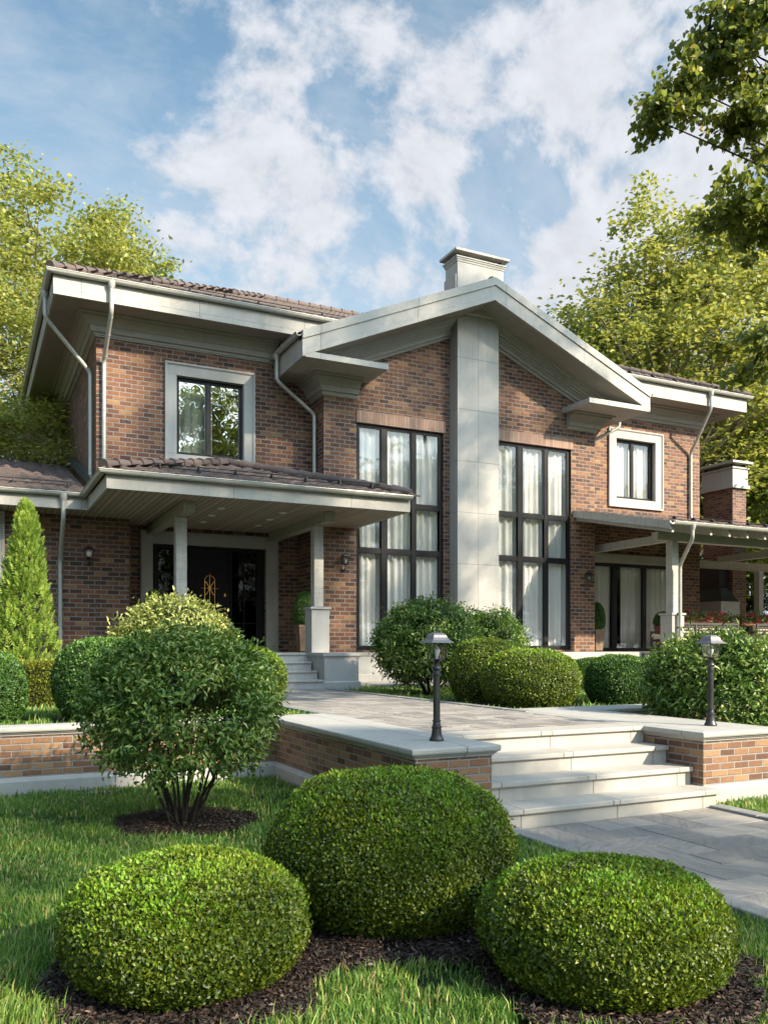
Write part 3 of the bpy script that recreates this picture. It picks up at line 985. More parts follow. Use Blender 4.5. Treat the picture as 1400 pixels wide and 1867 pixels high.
# --- gable: rake fascia, soffit, caps, return shelves
GY = 17.08
GXL, GXR = 6.43, 16.245
def rake_prism(top, bot, y0, y1, x0=GXL, x1=GXR):
    m = 11.35
    return [(x0, rake_z(x0, top)), (m, top), (x1, rake_z(x1, top)), (x1, rake_z(x1, bot)), (m, bot), (x0, rake_z(x0, bot))], y0, y1
def rake(mb, top, bot, y0, y1, x0=GXL, x1=GXR):
    m = 11.35
    for a, b_ in ((x0, m), (m, x1)):
        poly = [(a, rake_z(a, top)), (b_, rake_z(b_, top)), (b_, rake_z(b_, bot)), (a, rake_z(a, bot))]
        mb.prism(poly, 'y', y0, y1)
mb = MB(); rake(mb, 10.402, 10.212, GY - 0.030, GY + 0.2); mb.build('rake_cap', 'stone_fascia', house)
mb = MB(); rake(mb, 10.210, 9.975, GY, GY + 0.06); mb.build('rake_fascia', 'stone_fascia', house)
mb = MB(); rake(mb, 9.972, 9.856, GY - 0.004, GY + 0.06); mb.build('rake_fascia', 'stone_fascia', house)
mb = MB(); rake(mb, 9.89, 9.862, GY + 0.061, YB + 0.2, GXL + 0.06, GXR - 0.06); mb.build('soffit', 'stone_soffit', house)
# crown along the rake on the wall: swept in the slope, drawn as stacked strips
mb = MB()
for (o, zt, zb) in ((0.05, -0.345, -0.412), (0.11, -0.25, -0.345), (0.145, -0.205, -0.25), (0.20, -0.15, -0.205), (0.26, -0.095, -0.15), (0.32, -0.04, -0.095), (0.40, 0.0, -0.04)):
    rake(mb, 9.862 + zt, 9.862 + zb, YB - o, YB + 0.001, BX0 - 0.3, BX1 + 0.3)
mb.build('cornice', 'stone_mould', house)
# side fascias of the gable eaves (run back to the main house)
SB = 7.765
for sx, x in ((-1, GXL), (1, GXR)):
    mb = MB()
    a, b_ = sorted((x, x - sx * 0.05))
    mb.box(a, b_, GY + 0.062, YW - 0.02, SB + 0.115, SB + 0.47)
    a2, b2 = sorted((x - sx * 0.002, x - sx * 0.05))
    mb.box(a2, b2, GY + 0.062, YW - 0.02, SB, SB + 0.113)
    mb.build('fascia', 'stone_fascia', house)
    # end block closing rake to the shelf at the corner
    mb = MB(); mb.prism([(x, SB), (x, rake_z(x, 9.858)), (x - sx * 0.30, rake_z(x - sx * 0.30, 9.858)), (x - sx * 0.30, SB + 0.13)] if sx > 0 else
                        [(x, SB), (x, rake_z(x, 9.858)), (x - sx * 0.30, rake_z(x - sx * 0.30, 9.858)), (x - sx * 0.30, SB + 0.13)], 'y', GY + 0.001, GY + 0.06)
    mb.build('fascia', 'stone_fascia', house)
    tip = 8.49 if sx < 0 else 14.21
    a, b_ = sorted((x - sx * 0.051, tip))
    mb = MB(); mb.box(a, b_, GY + 0.0015, YB - 0.001, SB + 0.001, SB + 0.128)
    mb.build('return_shelf', 'stone_fascia', house)
    # soffit from shelf back along the side of the bay
    bx = BX0 if sx < 0 else BX1
    a, b_ = sorted((x - sx * 0.051, bx))
    mb = MB(); mb.box(a, b_, YB, YW - 0.02, SB + 0.002, SB + 0.04)
    mb.build('soffit', 'stone_soffit', house)
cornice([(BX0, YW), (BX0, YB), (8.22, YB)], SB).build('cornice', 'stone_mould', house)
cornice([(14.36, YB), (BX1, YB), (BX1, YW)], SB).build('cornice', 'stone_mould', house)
gutter([(GXL + OV, YW + 0.0), (GXL + OV, GY + 0.02)], OV + 0.01, SB + 0.50)
gutter([(GXR - OV, GY + 0.02), (GXR - OV, YW)], OV + 0.01, SB + 0.50)
pipe([(GXL - 0.075, 18.55, SB + 0.44), (GXL - 0.075, 18.55, SB - 0.12), (BX0 - 0.075, 18.6, SB - 0.78), (BX0 - 0.075, 18.6, 5.55)])
pipe([(GXR + 0.075, 18.35, SB + 0.44), (GXR + 0.075, 18.35, SB - 0.10), (BX1 + 0.075, 18.62, SB - 0.62), (BX1 + 0.075, 18.62, 5.6)])
# small dark end opening of the gable gutter
# --- pilaster and chimney
PX0, PX1, PY = 10.745, 11.955, 17.83
mb = MB(); mb.box(PX0, PX1, PY, YB + 0.1, ZT + 0.02, 10.0); mb.build('pilaster', 'stone_pilaster', house, bevel=0.006)
ch = MB(); ch.box(10.68, 12.02, 17.72, 18.30, 9.7, 11.03)
chim = ch.build('chimney', 'stone', house, bevel=0.01)
mb = MB()
mb.sweep([(0.0, 10.93), (0.015, 10.93), (0.015, 10.96), (0.035, 10.985), (0.035, 11.01), (0.055, 11.02), (0.055, 11.05), (0.0, 11.05)], [(10.68, 18.30), (10.68, 17.72), (12.02, 17.72), (12.02, 18.30)], closed=True)
mb.box(10.66, 12.04, 17.70, 18.32, 11.031, 11.048)
mb.build('chimney_moulding', 'stone', chim)
mb = MB()
for x, y in ((10.76, 17.8), (11.94, 17.8), (10.76, 18.22), (11.94, 18.22)):
    mb.box(x - 0.04, x + 0.04, y - 0.04, y + 0.04, 11.05, 11.14)
mb.box(10.9, 11.8, 17.9, 18.1, 11.05, 11.10)
mb.build('chimney_stud', 'interior_dark', chim)
mb = MB(); mb.box(10.57, 12.13, 17.60, 18.42, 11.141, 11.205); mb.build('chimney_cap', 'stone', chim, bevel=0.008)
# bell-like foot of the chimney on the left
mb = MB(); mb.box(10.64, 10.679, 17.75, 18.3, 9.7, 10.62); mb.build('chimney_moulding', 'stone', chim)

# --- lintels
for w in (TWL, TWR):
    mb = MB(); mb.box(w[0] - 0.004, w[1] + 0.05, YB - 0.028, YB + 0.12, w[3] - 0.02, w[3] + 0.262)
    mb.build('lintel', 'lintel_brick', house)

# ------------------------------------------------------------------ windows
def curtain_mesh(x0, x1, y, z0, z1, seed=0, amp=0.040, per=0.19):
    rr = random.Random(seed)
    n = max(8, int((x1 - x0) / 0.014))
    ph = 0.0; pts = []
    for i in range(n + 1):
        x = x0 + (x1 - x0) * i / n
        ph += (x1 - x0) / n / per * 2 * math.pi * rr.uniform(0.5, 1.5)
        pts.append((x, y + math.sin(ph) * amp + math.sin(ph * 0.37) * amp * 0.6))
    vs = []; rows = 7
    for j in range(rows + 1):
        t = j / rows
        z = z0 + (z1 - z0) * t
        k = 1.0 - 0.25 * t
        for (x, yy) in pts:
            vs.append((x + 0.010 * math.sin(x * 7 + t * 2.2), y + (yy - y) * k, z))
    fs = [(j * (n + 1) + i, j * (n + 1) + i + 1, (j + 1) * (n + 1) + i + 1, (j + 1) * (n + 1) + i) for j in range(rows) for i in range(n)]
    mb = MB(); mb.add(vs, fs); return mb
def window(x0, x1, z0, z1, y, mull, trans, fw=0.07, mw=0.10, depth=0.07, cur=None, seed=0, glass='window_glass', base='window'):
    """frame with mullions; mull = list of (x, half width); trans = list of (z, half height)"""
    w = MB()
    w.box(x0, x1, y, y + depth, z1 - fw, z1); w.box(x0, x1, y, y + depth, z0, z0 + fw)
    w.box(x0, x0 + fw, y, y + depth, z0 + fw, z1 - fw); w.box(x1 - fw, x1, y, y + depth, z0 + fw, z1 - fw)
    root = w.build(base, 'frame_metal', house, bevel=0.005)
    xs = [x0 + fw] + sum([[m - h, m + h] for m, h in mull], []) + [x1 - fw]
    zs = [z0 + fw] + sum([[m - h, m + h] for m, h in trans], []) + [z1 - fw]
    for (m, h) in mull:
        b = MB(); b.box(m - h, m + h, y - 0.012, y + depth, z0 + fw, z1 - fw); b.build('mullion', 'frame_metal', root, bevel=0.005)
    for (m, h) in trans:
        for i in range(0, len(xs), 2):
            b = MB(); b.box(xs[i], xs[i + 1], y - 0.004, y + depth, m - h, m + h); b.build('transom', 'frame_metal', root, bevel=0.004)
    for i in range(0, len(xs), 2):
        for j in range(0, len(zs), 2):
            a, b_, c, d_ = xs[i], xs[i + 1], zs[j], zs[j + 1]
            g = MB(); g.quad((a, y + 0.035, c), (b_, y + 0.035, c), (b_, y + 0.035, d_), (a, y + 0.035, d_))
            g.build('pane', glass, root)
            sm = MB()
            e = 0.022
            sm.box(a, b_, y + 0.005, y + 0.034, c, c + e); sm.box(a, b_, y + 0.005, y + 0.034, d_ - e, d_)
            sm.box(a, a + e, y + 0.005, y + 0.034, c + e, d_ - e); sm.box(b_ - e, b_, y + 0.005, y + 0.034, c + e, d_ - e)
            sm.build('sash', 'frame_metal', root)
    if cur:
        for k, (a, b_) in enumerate(cur):
            curtain_mesh(a, b_, y + 0.16, z0 + 0.02, z1 + 0.1, seed + k).build('curtain', 'curtain_fabric', root, smooth=True)
    return root
window(TWL[0], TWL[1], TWL[2], TWL[3], YB + 0.06, [(8.95, 0.075), (9.755, 0.06)], [(4.944, 0.055), (3.812, 0.055)], fw=0.085, cur=[(8.1, 10.52)], seed=3)
window(TWR[0], TWR[1], TWR[2], TWR[3], YB + 0.06, [(12.90, 0.075), (13.73, 0.065)], [(4.955, 0.055), (3.814, 0.055)], fw=0.085, cur=[(12.2, 14.5)], seed=9)
def surround(x0, x1, z0, z1, ox, oz0, oz1, y, pr=0.05, d=0.30):
    """moulded stone architrave with inner reveal"""
    mb = MB()
    X0, X1, Z0, Z1 = x0 - ox, x1 + ox, z0 - oz0, z1 + oz1
    def ring(a, e, yy0, yy1):
        (p0, p1, q0, q1), (r0, r1, s0, s1) = a, e
        mb.box(p0, p1, yy0, yy1, s1, q1); mb.box(p0, p1, yy0, yy1, q0, s0)
        mb.box(p0, r0, yy0, yy1, s0, s1); mb.box(r1, p1, yy0, yy1, s0, s1)
    k = 0.045
    ring((X0, X1, Z0, Z1), (X0 + k, X1 - k, Z0 + k, Z1 - k), y - pr - 0.02, y)
    ring((X0 + k, X1 - k, Z0 + k, Z1 - k), (X0 + k + 0.02, X1 - k - 0.02, Z0 + k + 0.02, Z1 - k - 0.02), y - pr, y)
    ring((X0 + k + 0.02, X1 - k - 0.02, Z0 + k + 0.02, Z1 - k - 0.02), (x0 + 0.002, x1 - 0.002, z0 + 0.002, z1 - 0.002), y - pr + 0.014, y + 0.16)
    return mb.build('window_surround', 'stone_pier', house, bevel=0.006)
surround(*WINL, 0.26, 0.20, 0.28, YW)
surround(*WINR, 0.29, 0.26, 0.28, YW)
window(WINL[0] + 0.002, WINL[1] - 0.002, WINL[2] + 0.002, WINL[3] - 0.002, YW + 0.10, [(4.90, 0.045)], [], fw=0.06, cur=[(4.1, 5.05)], seed=15, glass='mirror_glass')
window(WINR[0] + 0.002, WINR[1] - 0.002, WINR[2] + 0.002, WINR[3] - 0.002, YW + 0.10, [(17.46, 0.045)], [], fw=0.06, cur=[(16.7, 17.42), (17.5, 18.25)], seed=21)
window(-1.6, 0.30, 1.9, 4.05, YW + 0.10, [(-0.4, 0.05)], [(3.3, 0.05)], fw=0.07, cur=[(-1.5, 0.1)], seed=31)
surround(-1.6, 0.30, 1.9, 4.05, 0.36, 0.2, 0.24, YW)
window(SLD[0], SLD[1], SLD[2], SLD[3] - 0.02, YW + 0.12, [(16.82, 0.07), (17.95, 0.07)], [], fw=0.07, cur=[(16.0, 16.8), (17.2, 17.95), (18.0, 19.1)], seed=41, base='sliding_door')
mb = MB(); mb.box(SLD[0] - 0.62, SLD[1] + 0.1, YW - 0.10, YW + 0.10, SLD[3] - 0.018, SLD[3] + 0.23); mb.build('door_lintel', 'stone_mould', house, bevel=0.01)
# rooms behind the glass
def room(x0, x1, y0, y1, z0, z1, mat='interior_wall'):
    mb = MB()
    mb.quad((x0, y1, z0), (x1, y1, z0), (x1, y1, z1), (x0, y1, z1))
    mb.quad((x0, y0, z0), (x0, y1, z0), (x0, y1, z1), (x0, y0, z1))
    mb.quad((x1, y0, z0), (x1, y1, z0), (x1, y1, z1), (x1, y0, z1))
    mb.quad((x0, y0, z0), (x1, y0, z0), (x1, y1, z0), (x0, y1, z0))
    mb.quad((x0, y0, z1), (x1, y0, z1), (x1, y1, z1), (x0, y1, z1))
    return mb.build('room', mat, house)
room(7.75, 15.0, YB + 0.32, 24.0, 1.38, 7.9)
room(3.0, 7.0, YW + 0.32, 22.5, 5.3, 8.3)
room(15.4, 19.6, YW + 0.32, 22.5, 5.3, 8.3)
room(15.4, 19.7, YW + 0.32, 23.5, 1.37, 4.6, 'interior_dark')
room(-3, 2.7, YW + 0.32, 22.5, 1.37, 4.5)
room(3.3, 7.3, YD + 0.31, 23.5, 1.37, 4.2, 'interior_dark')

# ------------------------------------------------------------------ entrance
mb = MB()
x0, x1, zt = DOOR[0], DOOR[1], DOOR[3]
for (a, b_, c, d_) in ((3.559, x0 - 0.001, ZF, zt + 0.26), (x1 + 0.001, 6.80, ZF, zt + 0.26), (x0, x1, zt + 0.001, zt + 0.26)):
    mb.box(a, b_, YD - 0.06, YD + 0.14, c, d_)
mb.build('door_surround', 'stone_mould', house, bevel=0.008)
mb = MB()
for (a, b_, c, d_) in ((3.53, 3.558, ZF, zt + 0.29), (6.801, 6.83, ZF, zt + 0.29), (3.559, 6.80, zt + 0.261, zt + 0.29)):
    mb.box(a, b_, YD - 0.08, YD + 0.02, c, d_)
mb.build('door_surround', 'stone_mould', house)
fd = MB()
yd = YD + 0.10
fd.box(x0, x1, yd, yd + 0.10, zt - 0.09, zt)
fd.box(x0, x0 + 0.16, yd, yd + 0.1, ZF, zt - 0.09); fd.box(x1 - 0.20, x1, yd, yd + 0.1, ZF, zt - 0.09)
fd.box(4.42, 4.60, yd, yd + 0.1, ZF, zt - 0.09); fd.box(5.66, 5.72, yd, yd + 0.1, ZF, zt - 0.09)
door = fd.build('front_door', 'door_black', house, bevel=0.006)
dl = MB()
dl.box(4.602, 5.658, yd + 0.02, yd + 0.08, ZF + 0.02, zt - 0.092)
leaf = dl.build('door_leaf', 'door_black', door, bevel=0.004)
mb = MB()
for (a, b_, c, d_) in ((4.72, 5.54, 3.40, 3.66), (4.72, 4.86, 1.60, 3.32), (5.40, 5.54, 1.60, 2.26), (4.86, 4.90, 3.0, 3.3)):
    mb.box(a, b_, yd + 0.005, yd + 0.021, c, d_)
mb.build('door_moulding', 'door_black', door, bevel=0.006)
def door_grid(x0, x1, n):
    mb = MB(); mb.quad((x0, yd + 0.05, ZF + 0.1), (x1, yd + 0.05, ZF + 0.1), (x1, yd + 0.05, zt - 0.1), (x0, yd + 0.05, zt - 0.1))
    mb.build('sidelight', 'door_glass', door)
    g = MB()
    g.box(x0, x1, yd + 0.02, yd + 0.045, ZF, ZF + 0.12)
    for k in range(1, n):
        x = x0 + (x1 - x0) * k / n
        g.box(x - 0.014, x + 0.014, yd + 0.02, yd + 0.045, ZF + 0.12, zt - 0.09)
    for k in (1, 2, 3):
        z = ZF + 0.12 + (zt - ZF - 0.2) * k / 4
        g.box(x0, x1, yd + 0.022, yd + 0.044, z - 0.014, z + 0.014)
    g.build('glazing_bar', 'door_black', door)
door_grid(5.721, 6.324, 2)
door_grid(3.968, 4.419, 1)
gr = MB()
yg = yd - 0.02
def rod(pts, r=0.010):
    gr.tube([(x, yg, z) for x, z in pts], r, 8)
xc = 5.165; hw = 0.122
arc = [(xc - hw, 2.05)] + [(xc - hw * math.cos(a), 3.10 + hw * math.sin(a)) for a in [math.pi * i / 10 for i in range(11)]] + [(xc + hw, 2.05)]
rod(arc)
rod([(xc, 3.22), (xc, 1.95)], 0.007)
for z in (2.915, 2.33):
    rod([(xc - 0.19, z), (xc + 0.19, z)], 0.008)
    for x in (xc - 0.19, xc + 0.19):
        gr.lathe([(0.002, z - 0.02), (0.016, z), (0.002, z + 0.02)], x, yg, 10)
rod([(xc - 0.10, 3.08), (xc - 0.03, 2.97), (xc, 2.915), (xc + 0.03, 2.86), (xc + 0.10, 2.75)], 0.010)
rod([(xc + 0.10, 3.08), (xc + 0.03, 2.97), (xc, 2.915), (xc - 0.03, 2.86), (xc - 0.10, 2.75)], 0.010)
for a in range(6):
    z = 2.70 - a * 0.10
    rod([(xc - 0.014, z), (xc, z - 0.03), (xc + 0.014, z)], 0.006)
ring_ = [(xc + 0.045 * math.cos(2 * math.pi * i / 16), 2.915 + 0.045 * math.sin(2 * math.pi * i / 16)) for i in range(17)]
rod(ring_, 0.007)
gr.lathe([(0.003, 3.235), (0.022, 3.255), (0.003, 3.30)], xc, yg, 10)
gr.build('grille', 'brass', door, smooth=True)
mb = MB()
yb = yd + 0.012
mb.tube([(5.54, yb + 0.01, 2.435), (5.54, yb - 0.05, 2.435), (5.40, yb - 0.05, 2.435)], 0.011, 8)
mb.tube([(5.54, yb + 0.01, 2.435), (5.54, yb - 0.012, 2.435)], 0.028, 14)
mb.tube([(5.54, yb + 0.01, 2.325), (5.54, yb - 0.012, 2.325)], 0.028, 14)
mb.tube([(5.54, yb + 0.01, 2.75), (5.54, yb - 0.012, 2.75)], 0.022, 14)
mb.tube([(5.54, yb + 0.01, 2.78), (5.54, yb - 0.012, 2.78)], 0.020, 14)
mb.build('handle', 'brass', door, smooth=True)

# porch floor, steps, side blocks
mb = MB(); mb.box(3.0, BX0 - 0.086, 16.47, YD, ZT - 0.05, ZF - 0.046); mb.build('porch_floor', 'stone_pier', house)
mb = MB(); mb.box(2.9, BX0 - 0.088, 16.44, YD - 0.002, ZF - 0.045, ZF); mb.build('porch_floor', 'stone_step', house, bevel=0.008)
stp = MB()
for i in range(3):
    y = 15.50 + i * 0.325
    z = ZT + (ZF - ZT) / 4 * (i + 1)
    s_ = MB(); s_.box(3.6, 6.268, y, 16.46, z - (ZF - ZT) / 4 - (0.02 if i == 0 else 0), z - 0.041); s_.build('porch_step', 'stone_pier', house)
    s_ = MB(); s_.box(3.6, 6.268, y - 0.03, y + 0.34, z - 0.04, z); s_.build('porch_step', 'stone_step', house, bevel=0.007)
BK = [(0.0, ZT - 0.05), (0.035, ZT - 0.05), (0.035, ZT + 0.12), (0.02, ZT + 0.135), (0.0, ZT + 0.14)]
BT = [(0.0, ZF - 0.10), (0.012, ZF - 0.095), (0.018, ZF - 0.07), (0.040, ZF - 0.055), (0.040, ZF + 0.003), (0.0, ZF + 0.003)]
for (a, b_) in ((6.31, 7.05), (2.75, 3.55)):
    k = MB(); k.box(a, b_, 15.54, 17.9 if a > 5 else 18.9, ZT - 0.05, ZF + 0.002)
    k.sweep(BK, [(a, 17.2), (a, 15.54), (b_, 15.54), (b_, 17.2)]); k.sweep(BT, [(a, 17.2), (a, 15.54), (b_, 15.54), (b_, 17.2)])
    k.build('stair_block', 'stone_pier', house)

def column(xc, yc, top, parent, post=0.108, pier=0.20):
    p = MB()
    p.box(xc - pier, xc + pier, yc - pier, yc + pier, ZF + 0.003, 2.31)
    c = p.build('column', 'stone_pier', parent, bevel=0.006)
    q = MB(); q.sweep([(-0.05, ZF + 0.004), (0.03, ZF + 0.004), (0.03, ZF + 0.06), (0.018, ZF + 0.075), (0.0, ZF + 0.08), (-0.05, ZF + 0.08)],
                      [(xc - pier, yc + pier), (xc - pier, yc - pier), (xc + pier, yc - pier), (xc + pier, yc + pier)], closed=True, outward=1)
    if False: q.build('base_moulding', 'stone_pier', c)
    q = MB(); q.box(xc - pier - 0.035, xc + pier + 0.035, yc - pier - 0.035, yc + pier + 0.035, 2.311, 2.36); q.build('cap', 'stone_pier', c, bevel=0.006)
    q = MB(); q.box(xc - post, xc + post, yc - post, yc + post, 2.361, top); q.build('post', 'grey_timber', c, bevel=0.012)
    return c
COLY = 16.87
column(6.68, COLY, 4.09, house); column(3.772, COLY, 4.09, house)
for xc in (6.68, 3.772):
    mb = MB(); mb.box(xc - 0.108, xc + 0.108, 16.12, YD - 0.085, 4.091, ZS + 0.02); mb.build('porch_beam', 'warm_timber', house, bevel=0.008)

# porch eaves: fascia, board soffit, gutter
PX, PXR, PYF, WYF = 2.166, 8.175, 15.45, 18.10
path = [(-14, WYF), (PX, WYF), (PX, PYF), (PXR, PYF), (PXR, YB + 0.02)]
mb = MB(); mb.sweep([(0.0, ZS - 0.002), (0.0, ZS + 0.245), (-0.05, ZS + 0.245), (-0.05, ZS - 0.002)], path); mb.build('fascia', 'stone_fascia', house)
mb = MB()
mb.box(-14, PX - 0.001 + 0.05, WYF + 0.051, YW + 0.02, ZS + 0.002, ZS + 0.03)
mb.prism([(PX + 0.051, PYF + 0.051), (PXR - 0.051, PYF + 0.051), (PXR - 0.051, YB - 0.001), (BX0 - 0.001, YB - 0.001), (BX0 - 0.001, YD), (PX + 0.051, YD)], 'z', ZS + 0.002, ZS + 0.03)
mb.build('soffit', 'soffit_board', house)
g = MB()
for xx, yy in ((4.55, 16.7), (4.62, 17.7), (4.69, 18.7), (5.85, 16.7), (5.90, 17.7), (5.95, 18.7)):
    d_ = MB(); d_.lathe([(0.055, ZS - 0.012), (0.075, ZS - 0.010), (0.08, ZS + 0.001)], xx, yy, 20); d_.build('downlight', 'downlight_white', house, smooth=True)
gutter([(-14, WYF), (PX, WYF), (PX, PYF), (PXR, PYF)], 0.01, ZS + 0.30)
pipe([(1.70, WYF - 0.075, ZS + 0.24), (1.70, WYF - 0.075, ZS - 0.20), (1.72, YW - 0.07, ZS - 0.95), (1.72, YW - 0.07, ZT + 0.25)], foot=True)

# ------------------------------------------------------------------ tiled roofs
def tiled(name, P0, ex, ey, up, L, Wd, clip=None, tw=0.30, course=0.34, amp=0.032, step=0.022, nx=12, parent=None):
    """P0 eave corner, ex along the eave, ey up the slope (horizontal part), up = rise per metre. clip(x,y)->bool keep"""
    vs = []; fs = []; at = []
    nc = int(math.ceil(Wd / course)); nt = int(math.ceil(L / tw))
    rr = random.Random(5)
    idx = {}
    for c in range(nc):
        for j in range(nt):
            x0 = j * tw
            r = rr.random()
            grid = []
            t_lo = c * course; t_hi = min(Wd, (c + 1) * course + 0.03)
            ctrx = P0[0] + ex[0] * (x0 + tw / 2) + ey[0] * (t_lo + course / 2)
            ctry = P0[1] + ex[1] * (x0 + tw / 2) + ey[1] * (t_lo + course / 2)
            if clip and not clip(ctrx, ctry):
                continue
            base = len(vs)
            for t, dz in ((t_lo, step - 0.028), (t_lo, step + 0.006), (t_hi, 0.0)):
                for i in range(nx + 1):
                    s = x0 + tw * i / nx
                    f = i / nx
                    w = max(0.0, math.sin(f * math.pi * 2 - 0.6)) ** 0.8 * amp - max(0, -math.sin(f * math.pi * 2 - 0.6)) * amp * 0.25
                    x = P0[0] + ex[0] * s + ey[0] * t; y = P0[1] + ex[1] * s + ey[1] * t
                    vs.append((x, y, P0[2] + up * t + dz + w)); at.append(r)
            for k in range(2):
                for i in range(nx):
                    a = base + k * (nx + 1) + i
                    fs.append((a, a + 1, a + nx + 2, a + nx + 1))
    mb = MB(); mb.v = vs; mb.f = fs; mb.a = at
    return mb.build(name, 'roof_tile', parent or house, attr=True, smooth=True)
def caps(pts, parent, r=0.095, step=0.36):
    """overlapping half round ridge caps along a line"""
    for i in range(len(pts) - 1):
        mb = MB()
        a, b_ = Vector(pts[i]), Vector(pts[i + 1]); d = b_ - a; n = max(1, int(d.length / step)); d.normalize()
        for k in range(n):
            p = a + d * (k * step); q = p + d * (step + 0.05)
            mb.tube([p + Vector((0, 0, 0.012)), q], [r * 1.12, r * 0.86], 12)
            mb.a[-24:] = [random.random()] * 24
        mb.build('ridge_cap', 'roof_tile', parent, attr=True, smooth=True)
UP = 0.4545
ZR = ZE + 0.44
ye, xe = YW - OV - 0.10, XL - OV - 0.10
RW = 6.6
def over_gable(x, y):
    return not (ge < x < 22.7 - ge) or ZR + UP * (y - ye) > rake_z(x, 10.36) - 0.12
ge = GXL - 0.08
roof = tiled('roof', (xe, ye, ZR), (1, 0), (0, 1), UP, 12.5, RW, clip=lambda x, y: (x - xe) > (y - ye) - 0.15 and over_gable(x, y))
tl = tiled('roof', (xe, 31.0, ZR), (0, -1), (1, 0), UP, 13.0, RW, clip=lambda x, y: (y - ye) > (x - xe) - 0.15)
xre = XR + OV + 0.10
tr_ = tiled('roof', (12.5, ye, ZR), (1, 0), (0, 1), UP, xre - 12.5, RW, clip=lambda x, y: (xre - x) > (y - ye) - 0.15 and over_gable(x, y))
mb = MB(); mb.add([(xre, ye, ZR), (xre, 31, ZR), (xre - RW, 24.4, ZR + UP * RW), (xre - RW, ye + RW, ZR + UP * RW)], [(0, 1, 2, 3)])
mb.add([(xe, 31, ZR), (xre, 31, ZR), (xre - RW, 24.5, ZR + UP * RW), (xe + RW, 24.5, ZR + UP * RW)], [(0, 1, 2, 3)])
mb.build('roof', 'roof_tile', house, attr=True)
caps([(xe + 0.02, ye + 0.02, ZR + 0.05), (xe + RW, ye + RW, ZR + UP * RW + 0.06), (xre - RW, ye + RW, ZR + UP * RW + 0.06), (xre, ye, ZR + 0.05)], roof)
# gable roof (runs back into the main roof)
ge = GXL - 0.08
tiled('roof', (ge, 24.0, rake_z(ge, 10.36)), (0, -1), (1, 0), GS, 24.0 - GY - 0.21, 11.35 - ge, nx=6)
tiled('roof', (22.70 - ge, GY + 0.21, rake_z(ge, 10.36)), (0, 1), (-1, 0), GS, 6.8, 11.35 - ge, nx=6)
caps([(11.35, GY + 0.12, 10.36), (11.35, 24.5, 10.36)], roof)
# porch and wing roofs
PU = 0.30; ZP = ZS + 0.32
pxe, pye, pxr, wye = PX - 0.10, PYF - 0.10, PXR + 0.09, WYF - 0.10
mid = (pxe + pxr) / 2
pr_ = tiled('porch_roof', (pxe, pye, ZP), (1, 0), (0, 1), PU, pxr - pxe, 3.62,
            clip=lambda x, y: min(x - pxe, pxr - x) > (y - pye) - 0.14 and not (x > BX0 - 0.05 and y > YB - 0.05))
tiled('porch_roof', (pxe, wye + 4.0, ZP), (0, -1), (1, 0), PU, 4.0 + wye - pye, 3.4, clip=lambda x, y: (y - pye) > (x - pxe) - 0.14 and (y - YW) < 0.0 + (0 if x > XL else 9) and (y < wye + (x - pxe) + 0.12))
mb = MB(); mb.add([(pxr, pye, ZP), (pxr, YB, ZP), (pxr - 2.85, YB, ZP + PU * 2.85), (pxr - 2.85, pye + 2.85, ZP + PU * 2.85)], [(0, 1, 2, 3)]); mb.build('porch_roof', 'roof_tile', house, attr=True)
caps([(pxe + 0.03, pye + 0.03, ZP + 0.055), (pxe + 3.1, pye + 3.1, ZP + 3.1 * PU + 0.06), (pxr - 3.1, pye + 3.1, ZP + 3.1 * PU + 0.06), (pxr - 0.03, pye + 0.03, ZP + 0.055)], pr_)
wr = tiled('wing_roof', (-14, wye, ZP), (1, 0), (0, 1), PU, 16.45, 5.2, clip=lambda x, y: x < XL - 0.12 and (y - wye) > (x - pxe) - 0.05)
mb = MB()
for k in range(14):
    x = 1.98 - k * 0.95
    mb.box(x - 0.035, x + 0.035, wye + 5.12, wye + 5.3, ZP + PU * 5.2, ZP + PU * 5.2 + 0.13)
mb.box(-14, 2.33, wye + 5.15, wye + 5.3, ZP + PU * 5.15, ZP + PU * 5.2 + 0.045)
mb.build('ridge_bar', 'dark_metal', wr)
mb = MB(); mb.prism([(wye + 0.9, ZP + 0.27 + 0.05), (wye + 5.3, ZP + 5.3 * PU + 0.05), (wye + 5.3, ZP + 5.3 * PU + 0.24), (wye + 0.9, ZP + 0.27 + 0.24)], 'x', XL - 0.13, XL - 0.001)
mb.build('flashing', 'flashing', wr)
# snow guards
def guards(x0, x1, y, z, step, parent, h=0.13, tri=False):
    mb = MB()
    for zz in (0.045, h - 0.02):
        mb.tube([(x0, y + 0.03, z + zz), (x1, y + 0.03, z + zz)], 0.009, 6)
    mb.build('snow_guard', 'dark_metal', parent)
    n = int((x1 - x0) / step)
    for k in range(n + 1):
        x = x0 + 0.15 + k * step
        if x > x1: break
        b = MB()
        if tri:
            b.prism([(y - 0.10, z - 0.03), (y + 0.14, z + 0.05), (y + 0.03, z + h)], 'x', x - 0.02, x + 0.02)
        else:
            b.prism([(y - 0.10, z - 0.02), (y + 0.16, z + 0.05), (y + 0.16, z + 0.08), (y + 0.045, z + h), (y + 0.015, z + h), (y - 0.0, z + 0.02), (y - 0.10, z + 0.0)], 'x', x - 0.012, x + 0.012)
        b.build('snow_guard_bracket', 'dark_metal', parent)
guards(xe + 1.2, 9.6, ye + 0.42, ZR + 0.42 * UP + 0.02, 0.78, roof)
guards(14.9, xre - 0.9, ye + 0.42, ZR + 0.42 * UP + 0.02, 0.85, tr_, tri=True)
guards(pxe + 0.95, pxr - 0.6, pye + 0.45, ZP + 0.45 * PU + 0.03, 0.72, pr_)
guards(-13, 1.9, wye + 0.55, ZP + 0.55 * PU + 0.03, 1.05, wr)

